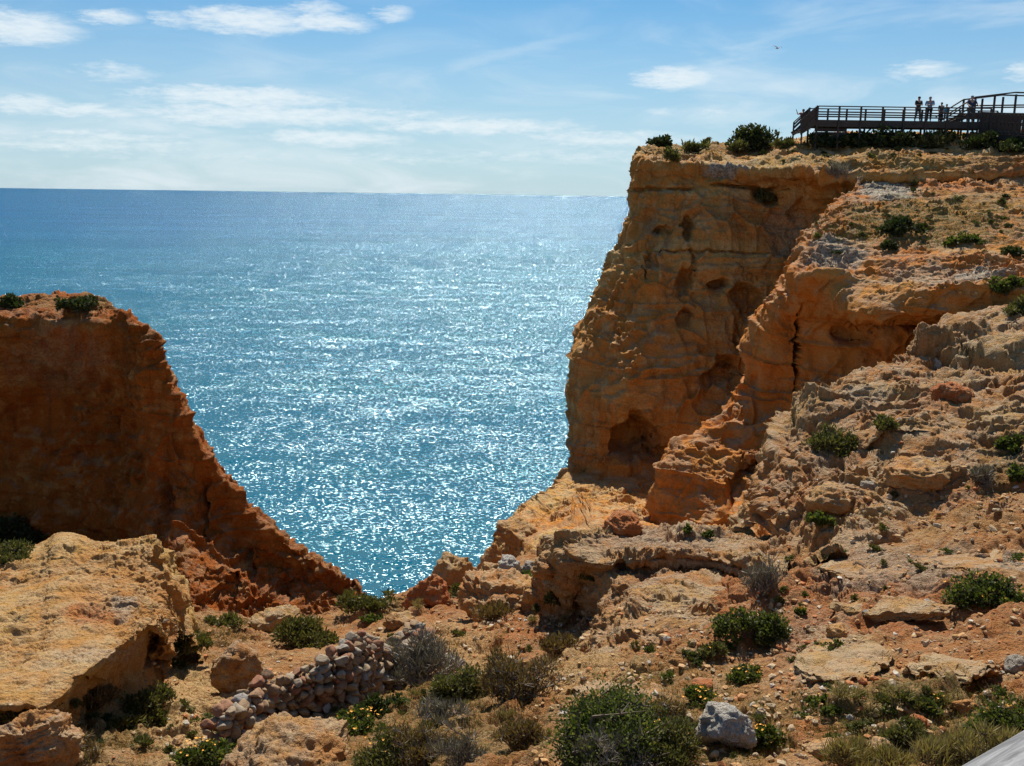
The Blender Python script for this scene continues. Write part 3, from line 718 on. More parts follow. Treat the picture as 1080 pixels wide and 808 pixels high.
M_redr = rock_mat('red_boulder', (0.42, 0.15, 0.05, 1), (0.36, 0.11, 0.035, 1), (0.15, 0.05, 0.02, 1), (0.46, 0.24, 0.11, 1), 0.2, 0.0, 0.4, 0.1, 0.6, scale=2.0)


def stone_mat(name):
    m = bpy.data.materials.new(name); m.use_nodes = True
    t = NT(m.node_tree); t.n.clear()
    pos = t.new('ShaderNodeNewGeometry').outputs['Position']
    geo = t.new('ShaderNodeNewGeometry').outputs['Random Per Island']
    rnd = t.m('FRACT', t.m('ADD', t.new('ShaderNodeObjectInfo').outputs['Random'], geo))
    c = t.mix(t.ramp(rnd, 0.0, 0.35), (0.46, 0.17, 0.065, 1), (0.48, 0.29, 0.13, 1))
    c = t.mix(t.ramp(rnd, 0.45, 0.75), c, (0.46, 0.35, 0.22, 1)); c = t.mix(t.ramp(rnd, 0.85, 0.95), c, (0.50, 0.45, 0.38, 1))
    n = t.noise(pos, 14.0, 5, 0.65)
    c = t.mix(t.m('MULTIPLY', t.ramp(n, 0.48, 0.68), 0.6), c, (0.20, 0.11, 0.05, 1))
    bp = t.new('ShaderNodeBump', {'Height': n, 'Strength': 0.5, 'Distance': 0.05})
    bs = t.new('ShaderNodeBsdfPrincipled', {'Base Color': c, 'Roughness': 0.9, 'Normal': bp.outputs[0]}); bs.inputs['Specular IOR Level'].default_value = 0.15
    out = t.new('ShaderNodeOutputMaterial'); t.l.new(bs.outputs[0], out.inputs[0])
    return m


M_stone = stone_mat('loose_stone')

# ------------------------------------------------------------------ rocks
import bmesh
_ico = {}


def ico(sub):
    if sub not in _ico:
        bm = bmesh.new(); bmesh.ops.create_icosphere(bm, subdivisions=sub, radius=1.0)
        bm.verts.ensure_lookup_table()
        V = np.array([v.co[:] for v in bm.verts]); Fq = np.array([[v.index for v in f.verts] for f in bm.faces]); bm.free()
        _ico[sub] = (V, Fq)
    return _ico[sub]


def rock_geo(seed, sub, dims, cuts=9, craggy=1.0, deep=0.52):
    """a broken stone: an ellipsoid split by flat breaks, then weathered"""
    V, Fq = ico(sub); V = V.copy(); r = np.random.RandomState(seed)
    for k in range(cuts):
        n = r.normal(size=3); n /= np.linalg.norm(n); c = r.uniform(deep, 0.86)
        d = V @ n; V -= np.outer(np.maximum(d - c, 0) * 0.92, n)
    nn = V / np.linalg.norm(V, axis=1)[:, None]
    off = V + seed * 3.7
    V += nn * (0.20 * fbm(off, .9, 3, 5) + craggy * 0.10 * fbm(off, 2.6, 4, 8, ridge=True))[:, None]
    if sub >= 4:
        V += nn * (craggy * 0.05 * fbm(off, 7, 3, 9, gain=.6))[:, None]
        b = off.copy(); b[:, 2] *= 5
        V += nn * (craggy * 0.05 * fbm(b, 1.2, 3, 12))[:, None]
    return V * np.array(dims), Fq


BOULDERS = [
    # px, py of the middle, width, height, depth factor, material, label, seed, pointed
    (480, 602, 50, 46, 1.0, M_bould, 'steep pointed ochre boulder on the saddle against the sea, its near side in shade', 21, 1),
    (452, 622, 50, 40, 1.0, M_redr, 'jagged reddish boulder at the left end of the boulder row above the water', 22, 1),
    (521, 582, 34, 30, .9, M_bould, 'upright brown boulder at the foot of the headland apron above the pale one', 23, 1),
    (536, 600, 26, 24, 1.0, M_white, 'smooth pale rounded boulder beside the pointed ochre one', 24, 0),
    (558, 600, 18, 14, 1.0, M_pale, 'little pale boulder just right of the rounded pale one', 25, 0),
    (580, 594, 36, 20, 1.0, M_bould, 'flat tan boulder close to the left tip of the ledged outcrop', 26, 0),
    (517, 608, 34, 22, 1.0, M_bould, 'squat tan boulder between the pointed boulder and the pale rounded one', 27, 0),
    (524, 630, 78, 36, 1.2, M_bould, 'largest low broad boulder lying across the middle of the saddle', 28, 0),
    (566, 624, 28, 20, 1.0, M_bould, 'small tan boulder at the right end of the broad saddle boulder', 29, 0),
    (604, 606, 22, 24, 1.0, M_bould, 'narrow boulder tucked beneath the left tip of the ledged outcrop', 30, 0),
    (655, 553, 36, 20, 1.0, M_redr, 'rust red boulder resting behind the rim of the ledged outcrop', 31, 0),
    (770, 764, 54, 46, 1.0, M_white, 'white pitted limestone boulder ringed by yellow flowers in the foreground', 32, 0),
    (968, 762, 20, 15, 1.0, M_redr, 'orange and cream stone in dry grass near the wooden rail', 33, 0),
    (866, 790, 34, 16, 1.0, M_bould, 'flat tan stone half buried below the white limestone boulder, to its right', 44, 0),
    (932, 790, 26, 16, 1.0, M_bould, 'pale ochre stone at the bottom edge among dry grass', 45, 0),
    (476, 700, 26, 15, 1.0, M_pale, 'pale grey stone wedged above the big green bush', 34, 0),
    (290, 656, 46, 20, 1.0, M_slab, 'low tan boulder left of the round olive bush', 35, 0),
    (296, 806, 150, 56, .9, M_slab, 'large flat topped tan boulder at the bottom below the stone wall', 92, 0),
    (246, 706, 54, 50, 1.0, M_slab, 'brown rugged boulder beside the sandy path left of the stone wall', 57, 0),
    (1074, 702, 22, 18, 1.0, M_pale, 'grey stone at the right edge beside the pebbly slope', 38, 0),
    (988, 384, 11, 12, .8, M_white, 'single white stone standing out on the upper rock slope', 39, 0),
    (918, 512, 16, 11, 1.0, M_pale, 'pale grey stone at the foot of the layered rock slope', 40, 0),
    (20, 790, 90, 60, 1.0, M_slab, 'dark rugged boulder in the bottom left corner', 41, 0),
    (420, 655, 30, 14, 1.0, M_slab, 'small tan boulder at the far end of the stone wall by a twiggy shrub', 43, 0),
    (430, 606, 0, 0, 1.0, M_bould, '', 0, 0),
    (975, 500, 60, 34, 1.0, M_bould, 'rounded ochre boulder bulging from the foot of the layered rock slope', 46, 0),
    (880, 528, 46, 26, 1.0, M_bould, 'blunt tan boulder at the left foot of the layered rock slope', 47, 0),
    (1010, 415, 40, 20, 1.0, M_redr, 'pinkish block lodged halfway up the layered rock slope', 48, 0),
    (885, 200, 0, 0, 1, M_pale, '', 0, 0),
    (768, 400, 0, 0, 1, M_pale, '', 0, 0),
    (430, 648, 0, 0, 1, M_pale, '', 0, 0),
    (742, 722, 20, 9, 1.0, M_redr, 'flat rust coloured stone on the soil left of the sandy plate', 51, 0),
    (1020, 745, 22, 14, 1.0, M_bould, 'tan stone in front of the right hand green bush', 52, 0),
    (885, 668, 26, 16, 1.0, M_bould, 'small upright block casting shade on the sandy rock plate', 53, 0),
    (355, 700, 24, 16, 1.0, M_white, 'pale block set in the face of the stone wall', 54, 0),
    (545, 560, 40, 22, 1.2, M_bould, 'tan rock shoulder on the apron below the headland cave', 55, 0),
    (700, 498, 0, 0, 1, M_pale, '', 0, 0),
]


def put_boulder(px, py, w_, h_, df, mat, label, seed, pointed):
    if not w_: return
    h = hit(px, py + h_ * 0.42)
    if h is None: h = hit(px, py + h_ * 0.7)
    if h is None: return
    loc, nor, d = h
    m = d / F; a, b = w_ * m / 2, h_ * m / 2
    V, Fq = rock_geo(seed, 6 if w_ > 60 else 5 if w_ > 24 else 4, (1, 1, 1), 8)
    if pointed: k = 1 - 0.33 * (V[:, 2] + 1).clip(0, 2); V[:, :2] *= k[:, None] * 1.15
    V *= np.array([a * 1.1, a * df, b * 1.25])
    nn = V / np.array([a * 1.1, a * df, b * 1.25]) ** 2; nn /= np.linalg.norm(nn, axis=1)[:, None]
    W = V + np.array([seed * 5.3, 0, seed * 1.7]); kk = 1.6 / max(a, .25)
    W[:, 2] *= 1.6
    V += nn * (a * (.30 * fbm(W, .8 * kk, 3, 61) + .16 * fbm(W, (1.0 * kk, 1.0 * kk, 3.4 * kk), 4, 63, gain=.6) + .10 * fbm(W, 3 * kk, 4, 66, gain=.62, ridge=True)))[:, None]
    ang = RNG.uniform(-.3, .3); ca, sa = math.cos(ang), math.sin(ang)
    V = V @ np.array([[ca, -sa, 0], [sa, ca, 0], [0, 0, 1]]).T
    o = mesh_from('boulder', V, Fq, mat, True)
    o.location = (loc.x, loc.y + a * df * 0.35, loc.z + b * 0.5)
    tag(o, label, 'boulder')


for b in BOULDERS: put_boulder(*b)

PLATES = [
    (1035, 590, 175, 26, .20, 'broad pale limestone plate overhanging the green hollow at the right edge', 71),
    (905, 600, 100, 20, .14, 'pinkish rock plate sloping below the rubble band', 72),
    (935, 640, 120, 22, .14, 'long grey rock plate above the gravel patch', 73),
    (890, 690, 110, 60, .12, 'sandy tan rock plate with a cracked left edge', 74),
    (840, 572, 100, 16, .14, 'smooth ochre plate just right of the ledged outcrop rim', 75),
    (640, 726, 110, 36, .16, 'pale rock slope plate at the foot of the ledged outcrop', 76),
    (1000, 700, 90, 22, .10, 'tan rock plate above the bush behind the rail', 77),
]


def put_plate(px, py, w_, h_, th, label, seed):
    c, l, r_, u, d_ = (hit(px, py), hit(px - w_ / 2, py), hit(px + w_ / 2, py), hit(px, py - h_ / 2), hit(px, py + h_ / 2))
    if None in (c, l, r_, u, d_): return
    ux = (r_[0] - l[0]) / 2; vy = (u[0] - d_[0]) / 2
    if ux.length > 3 * w_ * c[2] / F or vy.length > 3: vy = vy.normalized() * 1.2
    n = ux.cross(vy).normalized()
    V, Fq = rock_geo(seed, 6, (1, 1, 1), 11); th *= .7
    V[:, 2] = np.tanh(V[:, 2] * 2.2)
    Wn = V * np.array([ux.length, vy.length, th])
    V = Wn + 0
    V[:, 2] += .10 * fbm(Wn + seed, 1.1, 3, 41) + .05 * blocks(Wn + seed, (1.6, 1.6, .5), 5) + .05 * fbm(Wn + seed, 4, 4, 43, gain=.6)
    V[:, :2] += .10 * fbm(Wn + seed, (2, 2, 9), 4, 44)[:, None]
    M = np.array(Matrix((ux.normalized(), vy.normalized(), n)).transposed())
    o = mesh_from('rock_plate', V @ M.T, Fq, M_slab, True); o.location = c[0] - n * th * .55
    tag(o, label, 'rock plate')


for b in PLATES: put_plate(*b)

# the stone wall: rough courses of field stones, two stones thick
def stone_wall():
    a = hit(226, 790); b = hit(290, 762); c = hit(362, 744); e = hit(452, 706)
    pts = [h[0] for h in (a, b, c, e)]
    tops = [0.5, 1.35, 1.55, 1.25]
    protos = [rock_geo(60 + k, 3, (1, 1, 1), 14, 1.3, .38) for k in range(12)]
    VV, FF, n = [], [], 0
    r = random.Random(4)
    L = [0]
    for k in range(3): L.append(L[-1] + (pts[k + 1] - pts[k]).length)
    def at(s_):
        k = min(2, max(0, next((i for i in range(3) if s_ < L[i + 1]), 2)))
        t = (s_ - L[k]) / (L[k + 1] - L[k])
        return pts[k].lerp(pts[k + 1], t), tops[k] + (tops[k + 1] - tops[k]) * t, (pts[k + 1] - pts[k]).normalized()
    for layer in range(3):
        z = 0.0; row_ = 0
        while z < 1.9:
            hh = r.uniform(.10, .17); s_ = -.1 + r.uniform(0, .2)
            while s_ < L[-1]:
                ww = r.uniform(.12, .30) * (1.5 if r.random() < .12 else 1)
                p, top, dr = at(s_ + ww / 2)
                if z < top * (.86 + .14 * math.sin(s_ * 1.7 + .6)) + .1 * math.sin(s_ * 5.1) + r.uniform(-.18, .1):
                    nrm_ = Vector((dr.y, -dr.x, 0)).normalized()
                    gz = p.z - 0.15
                    q = p + nrm_ * ((layer - 1) * 0.2 - z * 0.12 * (1 if layer == 2 else 0) + r.uniform(-.09, .09))
                    V, Fq = protos[r.randrange(12)]
                    sc3 = np.array([ww * .56, .16, hh * .66]) * r.uniform(.75, 1.25)
                    an = math.atan2(dr.y, dr.x) + r.uniform(-.6, .6); ti = r.uniform(-.45, .45)
                    M = np.array(Matrix.Rotation(an, 3, 'Z') @ Matrix.Rotation(ti, 3, 'Y'))
                    VV.append((V * sc3) @ M.T + np.array([q.x, q.y, gz + z + hh / 2])); FF.append(Fq + n); n += len(V)
                s_ += ww * r.uniform(.92, 1.02)
            z += hh * .88; row_ += 1
    o = mesh_from('dry_stone_wall', np.concatenate(VV), np.concatenate(FF), M_wall, True)
    tag(o, 'ruined dry stone wall of rounded grey field stones crossing the gully', 'wall')


M_wall = stone_mat('field_stones')
# greyer than the loose stones of the slope
for nd in M_wall.node_tree.nodes:
    if nd.type == 'MIX' and nd.data_type == 'RGBA':
        for i in (6, 7):
            if not nd.inputs[i].is_linked:
                c = nd.inputs[i].default_value; g = (c[0] + c[1] + c[2]) / 3
                nd.inputs[i].default_value = tuple((x * .75 + g * .25) * .68 for x in c[:3]) + (1,)
stone_wall()

# ------------------------------------------------------------------ loose stones, each its own
PROTO = []
for k in range(8):
    V, Fq = rock_geo(80 + k, 3, (1, .85, .62), 12, 1.2, .4); PROTO.append((V, Fq))
pm = []
for V, Fq in PROTO:
    o = mesh_from('loose_stone', V, Fq, M_stone, False); pm.append(o.data); bpy.data.objects.remove(o)
# px range, py range, count, size range (metres), label, group
FIELDS = [
    ((800, 1075), (515, 560), 46, (.07, .22), 'small angular stone in the rubble band below the layered rock slope', 'stones in the rubble band below the rock slope'),
    ((860, 1075), (630, 720), 70, (.04, .13), 'small stone among gravel on the pale rock plates at the right', 'stones on the pale rock plates'),
    ((640, 860), (700, 800), 40, (.04, .14), 'small stone scattered over the reddish soil around the white boulder', 'stones on the soil round the white boulder'),
    ((400, 600), (630, 700), 60, (.08, .28), 'small stone scattered on the saddle between boulders and bushes', 'stones scattered over the saddle'),
    ((180, 300), (690, 800), 24, (.06, .2), 'small stone lying beside the sandy path', 'stones beside the sandy path'),
    ((880, 1075), (735, 800), 30, (.03, .10), 'small stone among dry grass near the wooden rail', 'stones in the grass near the rail'),
    ((800, 1000), (560, 640), 28, (.05, .16), 'small stone on the orange earth right of the ledged outcrop', 'stones on the orange earth'),
]
for (x0, x1), (y0, y1), n, (s0, s1), lab, grp in FIELDS:
    for k in range(n):
        px, py = RNG.uniform(x0, x1), RNG.uniform(y0, y1)
        h = hit(px, py)
        if h is None: continue
        loc, nor, d = h
        if nor.z < 0.35: continue
        s_ = s0 + (s1 - s0) * RNG.random() ** 2.2
        o = bpy.data.objects.new('loose_stone', pm[RNG.randrange(8)]); COL.objects.link(o)
        o.location = loc + Vector((0, 0, s_ * .18)); o.scale = (s_ * RNG.uniform(.5, .75), s_ * RNG.uniform(.45, .6), s_ * RNG.uniform(.4, .7))
        o.rotation_euler = (RNG.uniform(-.5, .5), RNG.uniform(-.5, .5), RNG.uniform(0, 6.28))
        tag(o, lab, 'stone', grp)

# gravel and chips too many to count
def gravel():
    V0, F0 = ico(1); VV, FF = [], []; n = 0; r = np.random.RandomState(5)
    areas = [(780, 1140, 510, 800, 1700), (560, 860, 640, 810, 1100), (380, 620, 600, 720, 1100), (160, 320, 650, 810, 350), (-40, 200, 740, 830, 200), (860, 1120, 190, 330, 350), (800, 1120, 380, 530, 500)]
    for x0, x1, y0, y1, c in areas:
        for k in range(c):
            px, py = r.uniform(x0, x1), r.uniform(y0, y1)
            if fbm(np.array([[px * .02, py * .03, 0]]), 1.0, 2, 3)[0] < r.uniform(-.5, .35): continue
            h = hit(px, py)
            if h is None or h[1].z < .4: continue
            s_ = min(.11, (0.012 + .035 * r.rand() ** 3) * (1 + h[2] / 22))
            V = V0 * (1 + .3 * r.normal(size=(len(V0), 1))).clip(.5, 1.5) * np.array([s_, s_ * r.uniform(.6, 1), s_ * r.uniform(.45, .8)])
            a = r.uniform(0, 6.28); M = np.array([[math.cos(a), -math.sin(a), 0], [math.sin(a), math.cos(a), 0], [0, 0, 1]])
            VV.append(V @ M.T + np.array(h[0]) + [0, 0, s_ * .2]); FF.append(F0 + n); n += len(V0)
    o = mesh_from('gravel', np.concatenate(VV), np.concatenate(FF), M_stone, False); tag(o, kind='stuff')


gravel()

# ------------------------------------------------------------------ shrubs
def bush_geo(seed, w_, dp, h_, n, leaf, spiky=0.0, clumps=None):
    """leaves gathered in clumps round branch ends through a dome; gives leaf quads and stems"""
    r = np.random.RandomState(seed)
    nc = clumps or int(np.clip(n / 60, 26, 150))
    ph = r.uniform(0, 2 * math.pi, nc); ct = r.uniform(0.05, 1, nc) ** .8; rad = r.uniform(.45, 1.0, nc) ** .5
    st = np.sqrt(1 - ct * ct)
    nd_ = 2 + int(r.uniform(1, 5)) if w_ > .4 else 2
    dc = np.stack([r.uniform(-.33, .33, nd_) * w_, r.uniform(-.3, .3, nd_) * dp], 1); ds = r.uniform(.38, .75, nd_); dh = r.uniform(.45, 1.05, nd_); dh[0] = 1.0; ds[0] = .7
    wd = r.randint(0, nd_, nc)
    cc = np.stack([dc[wd, 0] + np.cos(ph) * st * rad * ds[wd] * w_ / 2, dc[wd, 1] + np.sin(ph) * st * rad * ds[wd] * dp / 2, ct * rad * h_ * dh[wd] * r.uniform(.65, 1.1, nc)], 1)
    cs = r.uniform(.09, .2, nc) * (w_ + h_) / 2 * (1.2 if spiky < .5 else 1.0) * min(1.0, (60 / nc) ** .4 + .25)
    which = r.randint(0, nc, n)
    q = r.normal(size=(n, 3)); q /= np.linalg.norm(q, axis=1)[:, None]
    rr = r.uniform(.25, 1.15, n)[:, None] ** .7
    pos = cc[which] + q * rr * cs[which][:, None] * np.array([1, 1, .8])
    pos[:, 2] = np.abs(pos[:, 2]) + .01
    axis = q * .8 + r.normal(size=(n, 3)) * .7 + np.array([0, 0, .5 + spiky * 1.2]); axis /= np.linalg.norm(axis, axis=1)[:, None]
    side = np.cross(axis, r.normal(size=(n, 3))); side /= np.linalg.norm(side, axis=1)[:, None] + 1e-9
    ll = leaf * r.uniform(.6, 1.5, n)[:, None] * (1 + 1.5 * spiky); lw = leaf * r.uniform(.3, .55, n)[:, None] * (1 - .72 * spiky)
    A = pos - side * lw * .3; B = pos + side * lw * .3
    Cc = pos + axis * ll * .55 + side * lw; D = pos + axis * ll * .55 - side * lw; E = pos + axis * ll
    # one five-cornered leaf as a quad and a tip
    V = np.stack([A, B, Cc, E, D], 1).reshape(-1, 3)
    i = np.arange(n)[:, None] * 5
    Fq = np.concatenate([np.hstack([i, i + 1, i + 2]), np.hstack([i, i + 2, i + 4]), np.hstack([i + 4, i + 2, i + 3])])
    # stems: three-sided, tapered, from the root to every clump and forked inside it
    SV, SF = [], []
    def tube(p0, p1, r0, r1):
        b = len(SV); d = p1 - p0; d = d / (np.linalg.norm(d) + 1e-9)
        u = np.cross(d, [.3, .5, .8]); u /= np.linalg.norm(u) + 1e-9; v = np.cross(d, u)
        for (p, rr_) in ((p0, r0), (p1, r1)):
            for k in range(3):
                a = k * 2.0944; SV.append(p + rr_ * (math.cos(a) * u + math.sin(a) * v))
        for k in range(3): SF.append((b + k, b + (k + 1) % 3, b + 3 + (k + 1) % 3, b + 3 + k))
    root = np.array([0, 0, -.05]); t0 = .012 * (w_ + h_) + .004
    for k in range(nc):
        mid = cc[k] * np.array([.45, .45, .6]) + r.normal(size=3) * .05 * w_
        tube(root + r.normal(size=3) * .03 * w_, mid, t0, t0 * .55); tube(mid, cc[k], t0 * .55, t0 * .3)
        for j in range(4 if spiky < .5 else 9):
            dd = r.normal(size=3); dd /= np.linalg.norm(dd); dd[2] = abs(dd[2]) * .8
            tube(cc[k], cc[k] + dd * cs[k] * r.uniform(.8, 1.5), t0 * .28, t0 * .1)
    return V, Fq, np.array(SV), np.array(SF)


FL_V = np.array([[0, 0, 0], [1, .3, .35], [.3, 1, .35], [-1, .4, .35], [-.5, -.9, .35], [.7, -.7, .35]])
FL_F = np.array([[0, 1, 2], [0, 2, 3], [0, 3, 4], [0, 4, 5], [0, 5, 1]])


FLM = []


def flowers(parent, seed, w_, dp, h_, n, s_):
    if not FLM:
        o = mesh_from('flower', FL_V, FL_F, M_flower, False); FLM.append(o.data); bpy.data.objects.remove(o)
    r = np.random.RandomState(seed)
    for k in range(n):
        a = r.uniform(0, 6.28); q = r.uniform(.2, .95)
        o = bpy.data.objects.new('flower', FLM[0]); COL.objects.link(o); o.parent = parent
        o.location = (math.cos(a) * q * w_ / 2, math.sin(a) * q * dp / 2, h_ * (math.sqrt(max(0, 1 - q * q)) * .85 + .2))
        o.rotation_euler = (r.uniform(-.6, .6), r.uniform(-.6, .6), a); o.scale = (s_ * r.uniform(.7, 1.2),) * 3


